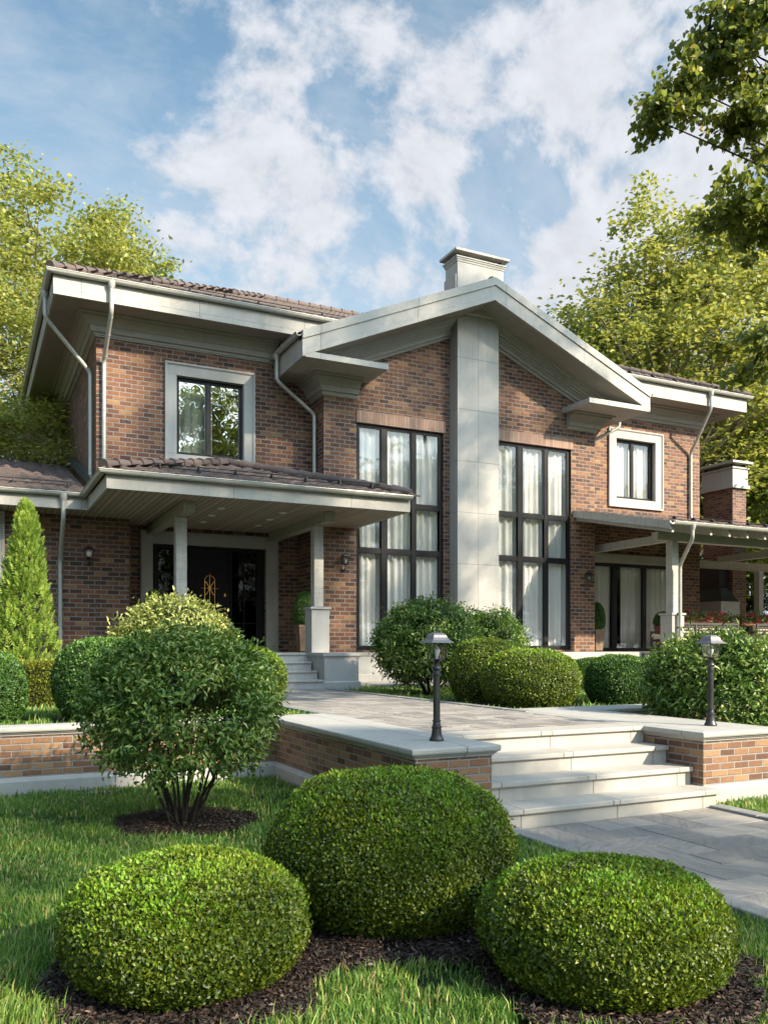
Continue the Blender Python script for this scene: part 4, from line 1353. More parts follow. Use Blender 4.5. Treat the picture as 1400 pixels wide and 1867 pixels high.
# ------------------------------------------------------------------ lamps
def lantern(base, cx, cy, z, s, parent, hood='lamp_metal'):
    """square tapering lantern body with bell hood; z = bottom of the glass. base object receives parts"""
    g = MB()
    wb, wt, hh = 0.060 * s, 0.085 * s, 0.17 * s
    rt = math.sqrt(2)
    sides = 4
    def pt(r, k, zz):
        a = math.pi / 4 + k * math.pi / 2 + math.pi / 4 * 0
        return (cx + r * rt * math.cos(a), cy + r * rt * math.sin(a), zz)
    for k in range(4):
        g.quad(pt(wb, k, z), pt(wb, k + 1, z), pt(wt, k + 1, z + hh), pt(wt, k, z + hh))
    g.build('glass', 'lamp_glass', parent)
    f = MB()
    for k in range(4):
        f.tube([pt(wb, k, z), pt(wt, k, z + hh)], 0.006 * s, 6)
        f.tube([pt(wb, k, z), pt(wb, k + 1, z)], 0.007 * s, 6)
        f.tube([pt(wt, k, z + hh), pt(wt, k + 1, z + hh)], 0.006 * s, 6)
    f.lathe([(0.02 * s, z - 0.02 * s), (wb * 1.2, z - 0.006 * s), (wb * 1.2, z)], cx, cy, 4, rot=math.pi / 4)
    f.build('lantern_frame', 'lamp_metal', parent)
    h = MB()
    prof = [(0.145, 0.0), (0.135, 0.010), (0.112, 0.024), (0.098, 0.040), (0.092, 0.046), (0.090, 0.058), (0.080, 0.078), (0.062, 0.094), (0.040, 0.102), (0.022, 0.103)]
    h.lathe([(r * s * 1.27, z + hh + t * s) for r, t in prof], cx, cy, 4, rot=math.pi / 4)
    h.build('lamp_hood', hood, parent)
    n = MB(); zt_ = z + hh + 0.103 * s
    n.lathe([(0.016 * s, zt_ - 0.002), (0.010 * s, zt_ + 0.006 * s), (0.006 * s, zt_ + 0.014 * s), (0.014 * s, zt_ + 0.024 * s), (0.010 * s, zt_ + 0.034 * s), (0.001, zt_ + 0.040 * s)], cx, cy, 10)
    n.build('finial', 'lamp_metal', parent, smooth=True)
    b = MB(); b.lathe([(0.012 * s, z), (0.014 * s, z + 0.03 * s), (0.030 * s, z + 0.06 * s), (0.036 * s, z + 0.09 * s), (0.028 * s, z + 0.12 * s), (0.008 * s, z + 0.14 * s)], cx, cy, 14)
    b.build('bulb', 'downlight_white', parent, smooth=True)
def garden_lamp(x, y, label):
    t = thing('garden_lamp', label, 'garden lamp', (x, y, ZT + 0.0095), 'garden lamps on the low walls')
    z = ZT + 0.0095
    p = MB()
    prof = [(0.062, 0.0), (0.064, 0.008), (0.060, 0.022), (0.052, 0.034), (0.046, 0.055), (0.042, 0.085), (0.040, 0.115), (0.046, 0.122), (0.046, 0.130), (0.036, 0.138),
            (0.034, 0.155), (0.030, 0.172), (0.038, 0.180), (0.038, 0.187), (0.030, 0.194), (0.030, 0.50), (0.028, 0.565), (0.028, 0.592), (0.038, 0.600), (0.038, 0.612), (0.028, 0.622),
            (0.026, 0.640), (0.036, 0.650), (0.040, 0.664), (0.034, 0.680), (0.024, 0.690), (0.022, 0.715), (0.030, 0.728), (0.020, 0.738)]
    p.lathe([(r, z + h * 0.94) for r, h in prof], x, y, 24)
    p.build('post', 'lamp_metal', t, smooth=True)
    lantern(t, x, y, z + 0.700, 0.84, t, 'lamp_hood_metal')
    return t
garden_lamp(3.607, 6.33, 'black garden lamp on the shaded left wall in front of the leafy shrub')
garden_lamp(6.831, 6.324, 'black garden lamp on the sunlit right wall with a sun-struck hood')
def wall_lamp(x, y, z):
    """z = glass bottom; fixed to a wall facing -y"""
    m = MB()
    m.lathe([(0.045, 0), (0.05, 0.01), (0.03, 0.02)], 0, 0, 14)
    m.v = [(x + a, y - c, z - 0.12 + b_) for a, b_, c in m.v]
    n0 = len(m.v)
    m.tube([(x, y - 0.01, z - 0.13), (x, y - 0.09, z - 0.17), (x, y - 0.15, z - 0.12), (x, y - 0.155, z - 0.02)], 0.012, 8)
    m.lathe([(0.010, z - 0.06), (0.026, z - 0.05), (0.012, z - 0.035), (0.03, z - 0.015)], x, y - 0.155, 12)
    o = m.build('wall_lamp', 'lamp_metal', house, smooth=True)
    lantern(o, x, y - 0.155, z, 0.82, o)
wall_lamp(2.28, YW, 3.42)
wall_lamp(7.85, YB, 3.45)
wall_lamp(15.0, YB, 3.31)

# ------------------------------------------------------------------ patio and pergola
mb = MB()
mb.box(15.35, 34, 15.46, YW - 0.001, ZT - 0.05, ZF - 0.04)
t_ = mb.build('patio_base', 'stone_plinth'); t_['kind'] = 'structure'
mb = MB(); mb.box(15.30, 34, 15.40, YW - 0.003, ZF - 0.039, ZF - 0.001); t_ = mb.build('patio_floor', 'stone_step', bevel=0.008); t_['kind'] = 'structure'
mb = MB(); mb.box(20.5, 34, YW, 26, ZT - 0.05, ZF - 0.002); t_ = mb.build('patio_back_floor', 'stone_step'); t_['kind'] = 'structure'
ps = thing('patio_steps', 'low pale stone step below the sliding doors, behind the clipped balls', 'steps', (13.8, 15.2, ZT))
for i in range(3):
    y = 15.35 + i * 0.33; z = ZT + (ZF - ZT) / 4 * (i + 1)
    s_ = MB(); s_.box(12.6, 15.29, y, y + 1.5 - 0.3 * i, z - 0.17, z); s_.build('step', 'stone_step', ps, bevel=0.008)
s_ = MB(); s_.box(10.9, 15.28, 16.36, 18.1, ZT, ZF - 0.002); s_.build('landing', 'stone_step', ps, bevel=0.008)

per = thing('patio_pergola', 'timber patio roof with brown tiles on grey posts at the right of the house', 'pergola', (19, 16.5, ZF))
c1 = column(15.80, 15.85, 4.15, per)
c2 = column(21.2, 15.85, 4.15, per)
c3 = column(24.3, 20.4, 4.15, per)
c4 = column(26.6, 15.85, 4.15, per)
def beam(a, b_, w, z0, z1, nm='beam', mat='grey_timber'):
    mb = MB()
    a = Vector(a); b_ = Vector(b_); d = (b_ - a).normalized(); n = Vector((d.y, -d.x)) * w / 2
    mb.prism([tuple(a - n), tuple(b_ - n), tuple(b_ + n), tuple(a + n)], 'z', z0, z1)
    return mb.build(nm, mat, per, bevel=0.01)
beam((15.22, 15.85), (34, 15.85), 0.22, 4.16, 4.36)
beam((19.96, 19.4), (34, 19.4), 0.22, 4.0, 4.22)
beam((15.80, 16.0), (15.80, 18.98), 0.20, 4.17, 4.36)
beam((21.2, 15.97), (21.2, 19.28), 0.20, 4.17, 4.36)
beam((26.6, 15.97), (26.6, 19.28), 0.20, 4.17, 4.36)
y0, z0_, y1_, z1_ = 14.70, 4.40, 19.55, 4.40 + 0.212 * 4.85
def rz(y): return z0_ + (y - y0) * 0.212
for k in range(30):
    x = 14.72 + k * 0.615
    ye_ = YW - 0.002 if x < 20.1 else y1_
    ys_ = YB - 0.002 if x < BX1 else ye_
    mb = MB(); w = 0.035
    mb.prism([(y0 + 0.05, rz(y0 + .05) - 0.02), (ys_, rz(ys_) - 0.02), (ys_, rz(ys_) - 0.22), (y0 + 0.05, rz(y0 + 0.05) - 0.22)], 'x', x - w, x + w)
    mb.build('rafter', 'grey_timber', per, bevel=0.004)
mb = MB()
mb.prism([(y0, rz(y0) + 0.045), (YB - 0.004, rz(YB) + 0.045), (YB - 0.004, rz(YB) - 0.135), (y0, rz(y0) - 0.135)], 'x', 14.58, 14.63)
mb.build('barge_board', 'grey_timber', per, bevel=0.005)
mb = MB()
mb.prism([(y0 + 0.02, rz(y0) - 0.018), (YW - 0.006, rz(YW) - 0.018), (YW - 0.006, rz(YW) + 0.0), (y0 + 0.02, rz(y0) + 0.0)], 'x', BX1 + 0.002, 20.04)
mb.prism([(y0 + 0.02, rz(y0) - 0.018), (YB - 0.006, rz(YB) - 0.018), (YB - 0.006, rz(YB) + 0.0), (y0 + 0.02, rz(y0) + 0.0)], 'x', 14.64, BX1)
mb.prism([(y0 + 0.02, rz(y0) - 0.018), (y1_, rz(y1_) - 0.018), (y1_, rz(y1_)), (y0 + 0.02, rz(y0))], 'x', 20.10, 34)
mb.build('roof_deck', 'warm_timber', per)
proof = tiled('roof', (14.64, y0 - 0.06, z0_ + 0.02), (1, 0), (0, 1), 0.212, 19.4, 4.9, parent=per, clip=lambda x, y: (x > 20.2 or y < YW - 0.1) and (x > BX1 + 0.1 or y < YB - 0.15))
guards(14.95, 33, y0 + 0.34, z0_ + 0.34 * 0.212 + 0.05, 0.62, proof, tri=True)
mb = MB(); mb.sweep(gut(0.0, z0_ + 0.01), [(14.60, y0 - 0.02), (34, y0 - 0.02)]); mb.build('gutter', 'gutter_paint', per, smooth=True)
pipe([(15.20, y0 - 0.09, z0_ - 0.05), (15.20, y0 - 0.09, z0_ - 0.33), (15.78, 15.57, z0_ - 0.85), (15.78, 15.57, ZT + 0.2)], parent=per)

fp = thing('outdoor_fireplace', 'brick outdoor fireplace with black hood and tall capped chimney on the patio', 'fireplace', (22.9, 20.6, ZF))
FX0, FX1, FY0, FY1 = 22.6, 23.22, 20.0, 21.24
mb = MB(); mb.box(FX0, FX1, FY0, FY1, 4.3, 6.90); mb.build('chimney_stack', 'chimney_brick', fp)
mb = MB(); mb.box(FX0, FX1, FY0, FY0 + 0.2, ZF, 4.299); mb.box(FX0, FX1, 22.4, 22.6, ZF, 4.299); mb.box(FX1 - 0.1, FX1, FY0 + 0.201, 22.399, ZF, 4.299); mb.build('surround', 'chimney_brick', fp)
mb = MB(); mb.box(FX0 + 0.02, FX1 - 0.101, FY0 + 0.201, 22.399, 2.6, 4.298); mb.build('firebox', 'hood_black', fp)
BP = [(FX0 - 0.04, FY1 + 0.04), (FX0 - 0.04, FY0 - 0.04), (FX1 + 0.04, FY0 - 0.04), (FX1 + 0.04, FY1 + 0.04)]
mb = MB(); mb.box(FX0 - 0.04, FX1 + 0.04, FY0 - 0.04, FY1 + 0.04, 6.80, 7.46); mb.sweep([(0.0, 6.77), (0.05, 6.77), (0.05, 6.88), (0.0, 6.90)], BP, closed=True)
mb.sweep([(0.0, 7.42), (0.035, 7.42), (0.035, 7.47), (0.0, 7.47)], BP, closed=True)
mb.build('chimney_band', 'stone_pier', fp)
for x, y in ((FX0 + .06, FY0 + .06), (FX1 - .06, FY0 + .06), (FX0 + .06, FY1 - .06), (FX1 - .06, FY1 - .06)):
    mb = MB(); mb.box(x - .05, x + .05, y - .05, y + .05, 7.471, 7.58); mb.build('stud', 'interior_dark', fp)
mb = MB(); mb.box(FX0 - 0.16, FX1 + 0.16, FY0 - 0.16, FY1 + 0.16, 7.581, 7.66); mb.build('chimney_cap', 'stone_pier', fp, bevel=0.01)
mb = MB(); mb.add([(21.63, 19.6, 2.99), (22.43, 19.6, 2.99), (22.59, 21.6, 2.99), (21.63, 21.6, 2.99), (22.1, 20.05, 3.46), (22.43, 20.05, 3.46), (22.59, 21.2, 3.46), (22.1, 21.2, 3.46)],
                  [(0, 3, 2, 1), (4, 5, 6, 7), (0, 1, 5, 4), (1, 2, 6, 5), (2, 3, 7, 6), (3, 0, 4, 7)])
mb.box(22.15, 22.56, 20.15, 21.1, 3.461, 4.2); mb.build('hood', 'hood_black', fp)
mb = MB(); mb.box(21.61, 22.45, 19.58, 21.62, 2.50, 2.989); mb.box(21.8, 22.45, 19.75, 21.5, ZF, 2.499); mb.build('hearth', 'fireplace_stone', fp, bevel=0.01)

# ------------------------------------------------------------------ patio furniture and pots
def sofa(x0, x1, y, label):
    t = thing('rattan_sofa', label, 'sofa', ((x0 + x1) / 2, y + 0.4, ZF), 'rattan sofas on the patio')
    z = ZF
    f = MB()
    f.box(x0, x1, y, y + 0.04, z + 0.72, z + 0.77); f.box(x0, x1, y, y + 0.04, z + 0.30, z + 0.36)
    n = max(2, int(round((x1 - x0) / 0.85)))
    for k in range(n + 1):
        x = x0 + (x1 - x0 - 0.05) * k / n
        f.box(x, x + 0.05, y + 0.001, y + 0.039, z + 0.361, z + 0.719)
    for x in (x0, x1 - 0.05):
        f.box(x, x + 0.05, y + 0.041, y + 0.85, z + 0.50, z + 0.55); f.box(x, x + 0.05, y + 0.80, y + 0.85, z, z + 0.499); f.box(x, x + 0.05, y, y + 0.04, z, z + 0.299)
    f.box(x0 + 0.051, x1 - 0.051, y + 0.05, y + 0.85, z + 0.28, z + 0.33)
    f.build('frame', 'rattan', t)
    w = MB()
    k = x0 + 0.09
    while k < x1 - 0.05:
        w.box(k, k + 0.022, y + 0.012, y + 0.020, z + 0.361, z + 0.719); k += 0.115
    for q in range(4):
        w.box(x0 + 0.05, x1 - 0.05, y + 0.022, y + 0.030, z + 0.40 + q * 0.085, z + 0.425 + q * 0.085)
    w.build('weave', 'rattan', t)
    for k in range(n):
        a = x0 + 0.06 + (x1 - x0 - 0.1) * k / n; b_ = x0 + 0.04 + (x1 - x0 - 0.1) * (k + 1) / n
        c = MB(); c.box(a, b_, y + 0.06, y + 0.22, z + 0.36, z + 0.76); c.build('back_cushion', 'cushion', t, bevel=0.04)
        c = MB(); c.box(a, b_, y + 0.23, y + 0.84, z + 0.335, z + 0.46); c.build('seat_cushion', 'cushion', t, bevel=0.03)
sofa(16.55, 18.95, 16.55, 'grey rattan sofa with cream cushions next to the patio column')
sofa(19.65, 22.2, 16.55, 'grey rattan sofa with cream cushions at the right frame edge')

def scatter_mesh(name, mat, parent, parts, loc=(0, 0, 0)):
    v, f, r = cat_meshes(parts)
    return np_mesh(name, v, f, r, mat, parent, loc)
def rand_unit(n):
    a = rng.normal(size=(n, 3)); return norm(a)

def flower_box(x0, x1, y, z, label):
    t = thing('flower_box', label, 'flower box', ((x0 + x1) / 2, y, z), 'geranium boxes above the sofas')
    L = x1 - x0
    b = MB(); b.box(-L / 2, L / 2, -0.09, 0.09, 0, 0.16); b.build('box', 'terracotta', t, bevel=0.01, local=True)
    for sx in (-L / 2 + 0.1, L / 2 - 0.1):
        s = MB(); s.box(sx - 0.02, sx + 0.02, 0.03, 0.07, ZF - z + 0.0, -0.001); s.build('stand', 'dark_metal', t, local=True)
    n = int(2300 * L / 2)
    c = np.stack([rng.uniform(-L / 2 - 0.05, L / 2 + 0.05, n), rng.normal(-0.02, 0.11, n), 0.17 + np.abs(rng.normal(0, 0.10, n)) - rng.random(n) ** 3 * 0.22], 1)
    d = rand_unit(n); d[:, 2] = np.abs(d[:, 2]) * 0.6
    scatter_mesh('leaves', 'geranium_leaf', t, [leaves(c, d, rand_unit(n) + [0, -0.5, 0.5], rng.uniform(0.04, 0.075, n), rng.uniform(0.03, 0.05, n), rng.random(n))])
    nb = int(10 * L)
    ctr = np.stack([rng.uniform(-L / 2, L / 2, nb), rng.uniform(-0.2, -0.02, nb), rng.uniform(0.12, 0.36, nb)], 1)
    m = 60
    c = np.repeat(ctr, m, 0) + rng.normal(size=(nb * m, 3)) * 0.027
    d = norm(c - np.repeat(ctr, m, 0))
    scatter_mesh('blossoms', 'geranium_petal', t, [leaves(c, d + rand_unit(nb * m) * 0.5, rand_unit(nb * m), 0.03, 0.028, rng.random(nb * m))])
flower_box(17.75, 19.95, 17.75, ZF + 0.76, 'long box of pink-red geraniums behind the first rattan sofa')
flower_box(20.35, 22.7, 17.75, ZF + 0.76, 'long box of pink-red geraniums at the right frame edge')

# ------------------------------------------------------------------ clipped plants
def lump(d, seed, k=3.0):
    r = np.random.default_rng(seed)
    s = np.zeros(len(d))
    for i in range(7):
        w = r.normal(size=3) * k * (1 + i * 0.35); p = r.uniform(0, 6.28)
        s += np.sin(d @ w + p) / (1 + i * 0.3)
    return s / 3.0
def ball_mesh(name, parent, r, h, n, ln, wd, mat, seed, zc=0.46, rough=0.035, tuck=1.30, power=0.74, updir=0.25, core=0.92, young_amt=0.55):
    d = rand_unit(n)
    ph = d[:, 2]
    cosp = np.sqrt(1 - ph ** 2)
    rad = r * np.clip(cosp, 0, 1) ** power
    z = np.where(ph > 0, h * zc + (h - h * zc) * np.abs(ph) ** 0.95, h * zc * (1 - np.abs(ph) * tuck))
    az = np.arctan2(d[:, 1], d[:, 0])
    lm = 1 + rough * lump(d, seed) + 0.012 * lump(d, seed + 7, 7.0)
    tuft = rng.random(n) < 0.04
    depth = np.where(tuft, 1 + rng.uniform(0, 0.035, n), 1 - np.abs(rng.normal(0, 0.030, n)))
    p = np.stack([np.cos(az) * rad * lm * depth, np.sin(az) * rad * lm * depth, h * zc + (z - h * zc) * lm * depth], 1)
    nrm = norm(np.stack([d[:, 0] / r, d[:, 1] / r, d[:, 2] / (h * 0.55)], 1))
    hole = lump(d, seed + 50, 10.0) > 1.05
    thin = lump(d, seed + 31, 3.5) > 1.0
    keep = ~(hole & (rng.random(n) < 0.85)) & ~(thin & (rng.random(n) < 0.35)) & (p[:, 2] > -0.01)
    tang = norm(np.cross(nrm, rand_unit(n)))
    dirn = norm(nrm * rng.uniform(0.05, 0.8, n)[:, None] + tang + np.array([0, 0, 1.0]) * (updir * np.clip(nrm[:, 2], -0.3, 1))[:, None])
    fn = norm(nrm * 0.9 + rand_unit(n) * 0.8)
    tone = np.clip(rng.beta(1.6, 1.9, n) * 0.86, 0, 1)
    # clumps of younger shoots towards the top
    cl = lump(d, seed + 90, 8.0)
    young = (rng.random(n) < np.clip(nrm[:, 2], 0, 1) ** 1.3 * young_amt * np.clip(0.6 + 0.7 * cl, 0.05, 1.3))
    brown = rng.random(n) < 0.012
    tone = np.where(young, rng.uniform(0.82, 1.0, n), tone)
    L = ln * rng.uniform(0.65, 1.3, n); L = np.where(young, L * 1.15, L)
    dirn = np.where(young[:, None], norm(nrm + np.array([0, 0, 0.6]) + rand_unit(n) * 0.8), dirn)
    k = keep
    v, f, rr = leaves(p[k], dirn[k], fn[k], L[k], wd * rng.uniform(0.75, 1.25, k.sum()), tone[k], fold=0.20)
    o = np_mesh('foliage', v, f, rr, mat, parent)
    mb = MB(); prof = []
    for i in range(17):
        s = -0.80 + 1.80 * i / 16
        c = math.sqrt(max(0, 1 - s * s)) ** power
        zz = h * zc + (h - h * zc) * s * core if s > 0 else h * zc * (1 - abs(s) * tuck)
        if zz < -0.02: continue
        prof.append((max(0.002, r * c * core * 0.98), zz))
    mb.lathe(prof, 0, 0, 24)
    mb.build('shade_core', 'core_shade', parent, smooth=True, local=True)  # solid dark core, added to block light between the leaves
    return o
def ball(label, x, y, z, r, h, n, ln, wd, mat='boxwood_leaf', seed=1, cat='bush', name='boxwood_ball', group='clipped boxwood balls', **kw):
    t = thing(name, label, cat, (x, y, z), group)
    ball_mesh(name, t, r, h, n, ln, wd, mat, seed, **kw)
    return t
NF = 92000
ball('front left one of the three big clipped boxwood domes, nearest the left frame edge', 0.90, 3.90, 0.0, 0.555, 0.535, NF, 0.0195, 0.0145, seed=2)
ball('middle and largest of the three clipped boxwood domes in front of the brick wall', 2.14, 4.30, 0.0, 0.68, 0.80, 125000, 0.0200, 0.0150, seed=4)
ball('front right one of the three clipped boxwood domes, beside the paved path', 2.61, 3.04, 0.0, 0.56, 0.505, NF, 0.0195, 0.0145, seed=6)
ball('dark clipped ball cut by the left frame edge above the garden wall', 0.22, 10.75, ZL, 0.40, 0.80, 16000, 0.030, 0.020, 'topiary_leaf', 8)
ball('large clipped ball on the upper lawn, left of and behind the leafy shrub', 1.50, 10.45, ZL, 0.64, 0.98, 26000, 0.030, 0.020, 'topiary_leaf', 10)
ball('clipped ball peeping out right of the leafy shrub, by the porch path', 3.60, 12.0, ZL, 0.62, 0.86, 22000, 0.030, 0.020, 'boxwood_leaf', 12)
ball('wide clipped dome right of the upper path, foremost of the right-hand balls', 7.38, 10.19, ZL, 0.72, 0.84, 30000, 0.028, 0.019, 'boxwood_leaf', 14)
ball('clipped dome half hidden behind the wide dome right of the upper path', 7.50, 11.55, ZL, 0.60, 1.02, 22000, 0.030, 0.020, 'boxwood_leaf', 16)
ball('round clipped ball alone behind the low wall, below the patio column', 8.84, 9.95, ZL, 0.50, 0.75, 20000, 0.028, 0.019, 'topiary_leaf', 18)
ball('small clipped ball showing between the round ball and the right shrub', 10.30, 10.6, ZL, 0.55, 0.72, 12000, 0.030, 0.020, 'topiary_leaf', 20)

def hedge(label, x0, x1, y0, y1, z, h, n, mat, group=None):
    t = thing('hedge', label, 'hedge', ((x0 + x1) / 2, (y0 + y1) / 2, z), group)
    hx, hy = (x1 - x0) / 2, (y1 - y0) / 2
    u = rng.uniform(-1, 1, (n, 3)); face = rng.integers(0, 10, n)
    p = np.stack([u[:, 0] * hx, u[:, 1] * hy, (u[:, 2] * .5 + .5) * h], 1); nn = np.zeros((n, 3))
    a = face < 4; p[a, 1] = -hy; nn[a, 1] = -1
    a = (face >= 4) & (face < 8); p[a, 2] = h; nn[a, 2] = 1
    a = face == 8; p[a, 0] = -hx; nn[a, 0] = -1
    a = face == 9; p[a, 0] = hx; nn[a, 0] = 1
    q = np.stack([p[:, 0] * 2.2, p[:, 1] * 2.2, p[:, 2] * 4], 1)
    p += nn * (lump(q, 3, 1.4) * 0.07)[:, None] - nn * np.abs(rng.normal(0, .03, n))[:, None]
    d = norm(nn + rand_unit(n) * 0.8 + [0, 0, .4])
    v, f, r = leaves(p, d, nn + rand_unit(n), rng.uniform(.03, .055, n), .022, rng.random(n))
    np_mesh('foliage', v, f, r, mat, t)
    c = MB(); c.box(-hx + .08, hx - .08, -hy + .08, hy - .08, 0, h - .08); c.build('shade_core', 'core_shade', t, local=True)
    return t
hedge('low yellow-green hedge under the columnar conifer at the left', -4.5, 2.35, 13.1, 13.7, ZL, 0.66, 42000, 'hedge_leaf')
hedge('low green hedge behind the clipped balls, in front of the patio steps', 8.9, 12.6, 13.2, 13.8, ZL, 0.62, 24000, 'topiary_leaf')

# columnar conifer: flat fan sprays on a narrow cone
def conifer(label, x, y, z, h, r):
    t = thing('columnar_conifer', label, 'conifer', (x, y, z))
    n = 2600
    tt = rng.random(n) ** 0.75
    az = rng.uniform(0, 2 * math.pi, n)
    rad = r * (1 - tt) ** 0.62 * (1 + 0.12 * np.sin(az * 3 + tt * 9)) * rng.uniform(0.80, 1.04, n)
    rad = rad * np.clip(0.75 + tt * 3, 0, 1)
    c = np.stack([np.cos(az) * rad, np.sin(az) * rad, 0.05 + tt * h * 0.98], 1)
    out = np.stack([np.cos(az), np.sin(az), np.zeros(n)], 1)
    up = norm(out * rng.uniform(0.35, 0.8, n)[:, None] + np.array([0, 0, 1.0]) + rand_unit(n) * 0.25)
    side = norm(np.cross(up, norm(out + rand_unit(n) * 0.9)))
    parts = []
    s = rng.uniform(0.10, 0.19, n) * (1 - 0.35 * tt)
    tone = rng.random(n)
    for k in range(9):
        f = k / 8
        sg = 1 if k % 2 else -1
        base = c + up * (s * f)[:, None]
        dd = norm(up * (0.45 + f) + side * sg * (1.05 - 0.6 * f) + rand_unit(n) * 0.15)
        parts.append(leaves(base, dd, np.cross(side, up) + rand_unit(n) * 0.3, s * (0.62 - 0.3 * f), s * 0.20, np.clip(tone * 0.8 + rng.random(n) * 0.3, 0, 1), fold=0.1))
    v, f_, rr = cat_meshes(parts)
    np_mesh('foliage', v, f_, rr, 'thuja_leaf', t)
    m = MB(); m.lathe([(r * 0.62, 0.02), (r * 0.70, 0.5), (r * 0.60, h * .4), (r * .36, h * .75), (0.02, h * .93)], 0, 0, 12); m.build('shade_core', 'core_shade', t, local=True)
conifer('tall pale green columnar conifer against the brick wing at the left frame edge', 0.90, 16.2, ZL, 3.42, 0.55)

# ------------------------------------------------------------------ leafy multi-stem shrubs
def shrub(name, label, x, y, z, rx, rz, zc, n_puff, mat, stems=9, ln=0.07, wd=0.028, per=26, seed=0, stemr=0.016, cat='shrub', group=None, bottom=-0.75, core=0.55):
    t = thing(name, label, cat, (x, y, z), group)
    rs = np.random.default_rng(seed)
    d = norm(rs.normal(size=(n_puff, 3)))
    d = d[d[:, 2] > bottom]
    n_puff = len(d)
    rr = rs.uniform(0.55, 1.0, n_puff) ** 0.45
    lm = 1 + 0.10 * lump(d, seed + 3, 2.0)
    c = d * rr[:, None] * lm[:, None] * np.array([rx, rx, rz]) + np.array([0, 0, zc])
    m = per
    tips = np.repeat(c, m, 0); outd = np.repeat(norm(d * [1, 1, .8] + [0, 0, .35]), m, 0)
    N = len(tips)
    base = tips + rs.normal(size=(N, 3)) * ln * 0.85
    dirn = norm(outd * 0.7 + norm(rs.normal(size=(N, 3))) * 0.85 + np.array([0, 0, -0.25]))
    nn = norm(outd + np.array([0, 0, 0.8]) + rs.normal(size=(N, 3)) * 0.45)
    v, f, r = leaves(base, dirn, nn, ln * rs.uniform(.65, 1.2, N), wd * rs.uniform(.8, 1.15, N), np.clip(np.repeat(rs.random(n_puff), m) * 0.45 + rs.random(N) * 0.6, 0, 1), fold=0.30, droop=0.18)
    np_mesh('foliage', v, f, r, mat, t)
    sb = MB()
    for k in range(stems):
        a = 2 * math.pi * (k + rs.uniform(-.3, .3)) / stems
        lean = rs.uniform(0.30, 0.85)
        b0 = (0.09 * math.cos(a) * rs.uniform(0.3, 1.4), 0.09 * math.sin(a) * rs.uniform(.3, 1.4), -0.02)
        end = (rx * lean * math.cos(a), rx * lean * math.sin(a), zc + rz * rs.uniform(-0.1, 0.5))
        midp = (end[0] * 0.62 + rs.uniform(-.05, .05), end[1] * 0.62 + rs.uniform(-.05, .05), end[2] * 0.38)
        pts = []
        for i in range(8):
            q = i / 7
            pts.append(tuple(b0[j] * (1 - q) ** 2 + 2 * midp[j] * q * (1 - q) + end[j] * q * q + (rs.uniform(-.015, .015) if 0 < i < 7 else 0) for j in range(3)))
        sb.tube(pts, [stemr * (1.25 - 0.9 * i / 7) for i in range(8)], 7)
        for _ in range(5):
            i = rs.integers(2, 7); p = Vector(pts[i])
            e = Vector(c[rs.integers(0, n_puff)])
            if (e - p).length < rx * 0.95:
                mid2 = (p + e) / 2 + Vector((0, 0, 0.05))
                sb.tube([p, mid2, e], [stemr * .5, stemr * .35, stemr * .15], 5)
    sb.build('stems', 'dark_bark', t, smooth=True, local=True)
    if core:
        cm = MB(); cm.lathe([(rx * core * math.cos(q), zc + rz * 0.25 + rz * core * math.sin(q)) for q in [(-.5 + i / 10) * math.pi * 0.98 for i in range(11)]], 0, 0, 14)
        cm.build('shade_core', 'core_shade', t, smooth=True, local=True)
    return t
shrub('leafy_shrub', 'large round leafy shrub on dark bare stems in the middle of the lower lawn', 1.64, 7.27, 0.0, 0.82, 0.68, 0.97, 600, 'shrub_leaf', stems=16, ln=0.068, wd=0.026, per=34, seed=3, stemr=0.012, bottom=-0.74, core=0.22)
shrub('leafy_shrub', 'pale yellow-green rounded bush behind the big shrub, in front of the door', 2.86, 13.29, ZL, 0.90, 0.80, 0.80, 800, 'light_leaf', stems=6, ln=0.085, wd=0.036, per=24, seed=5, core=0.72)
shrub('leafy_shrub', 'dark leafy shrub on bare stems below the left tall window, behind the left lamp', 7.57, 13.55, ZL, 0.97, 0.78, 0.93, 700, 'shrub_leaf', stems=9, ln=0.080, wd=0.034, per=26, seed=7, core=0.7, bottom=-0.9)
shrub('leafy_shrub', 'leafy shrub at the foot of the stone pilaster, behind the darker one', 9.47, 14.4, ZL, 0.66, 0.62, 0.98, 380, 'shrub_leaf', stems=6, ln=0.075, wd=0.032, per=24, seed=9, core=0.6)
shrub('leafy_shrub', 'broad glossy leafy shrub behind the right lamp, cut by the right frame edge', 8.30, 7.52, 0.02, 0.86, 0.66, 0.98, 620, 'shrub_leaf', stems=10, ln=0.085, wd=0.034, per=26, seed=11, core=0.5, stemr=0.017)

# potted topiaries
def pot_topiary(x, y, label, z=ZF, h=0.78, r=0.24, pot='crate_wood', ph=0.62, group='potted boxwood cones'):
    t = thing('potted_topiary', label, 'potted plant', (x, y, z), group)
    m = MB(); m.lathe([(0.17, 0.03), (0.20, 0.35), (0.235, ph - 0.06), (0.25, ph - 0.05), (0.25, ph), (0.21, ph), (0.20, ph - 0.05)], 0, 0, 4 if pot == 'crate_wood' else 20, rot=math.pi / 4)
    m.build('pot', pot, t, local=True)
    e = np_holder(t, ph)
    ball_mesh('topiary', e, r, h, 7000, 0.030, 0.020, 'topiary_leaf', 77, zc=0.30, tuck=1.1, power=1.0)
    return t
def np_holder(t, dz):
    class H: pass
    o = bpy.data.objects.new('topiary', None); C.objects.link(o); o.parent = t; o.location = (0, 0, dz - 0.03)
    return o
pot_topiary(6.78, 17.95, 'boxwood cone in a weathered wooden pot half behind the right porch column')
pot_topiary(3.62, 18.75, 'boxwood cone at the left of the front door, its pot hidden by the pale bush')
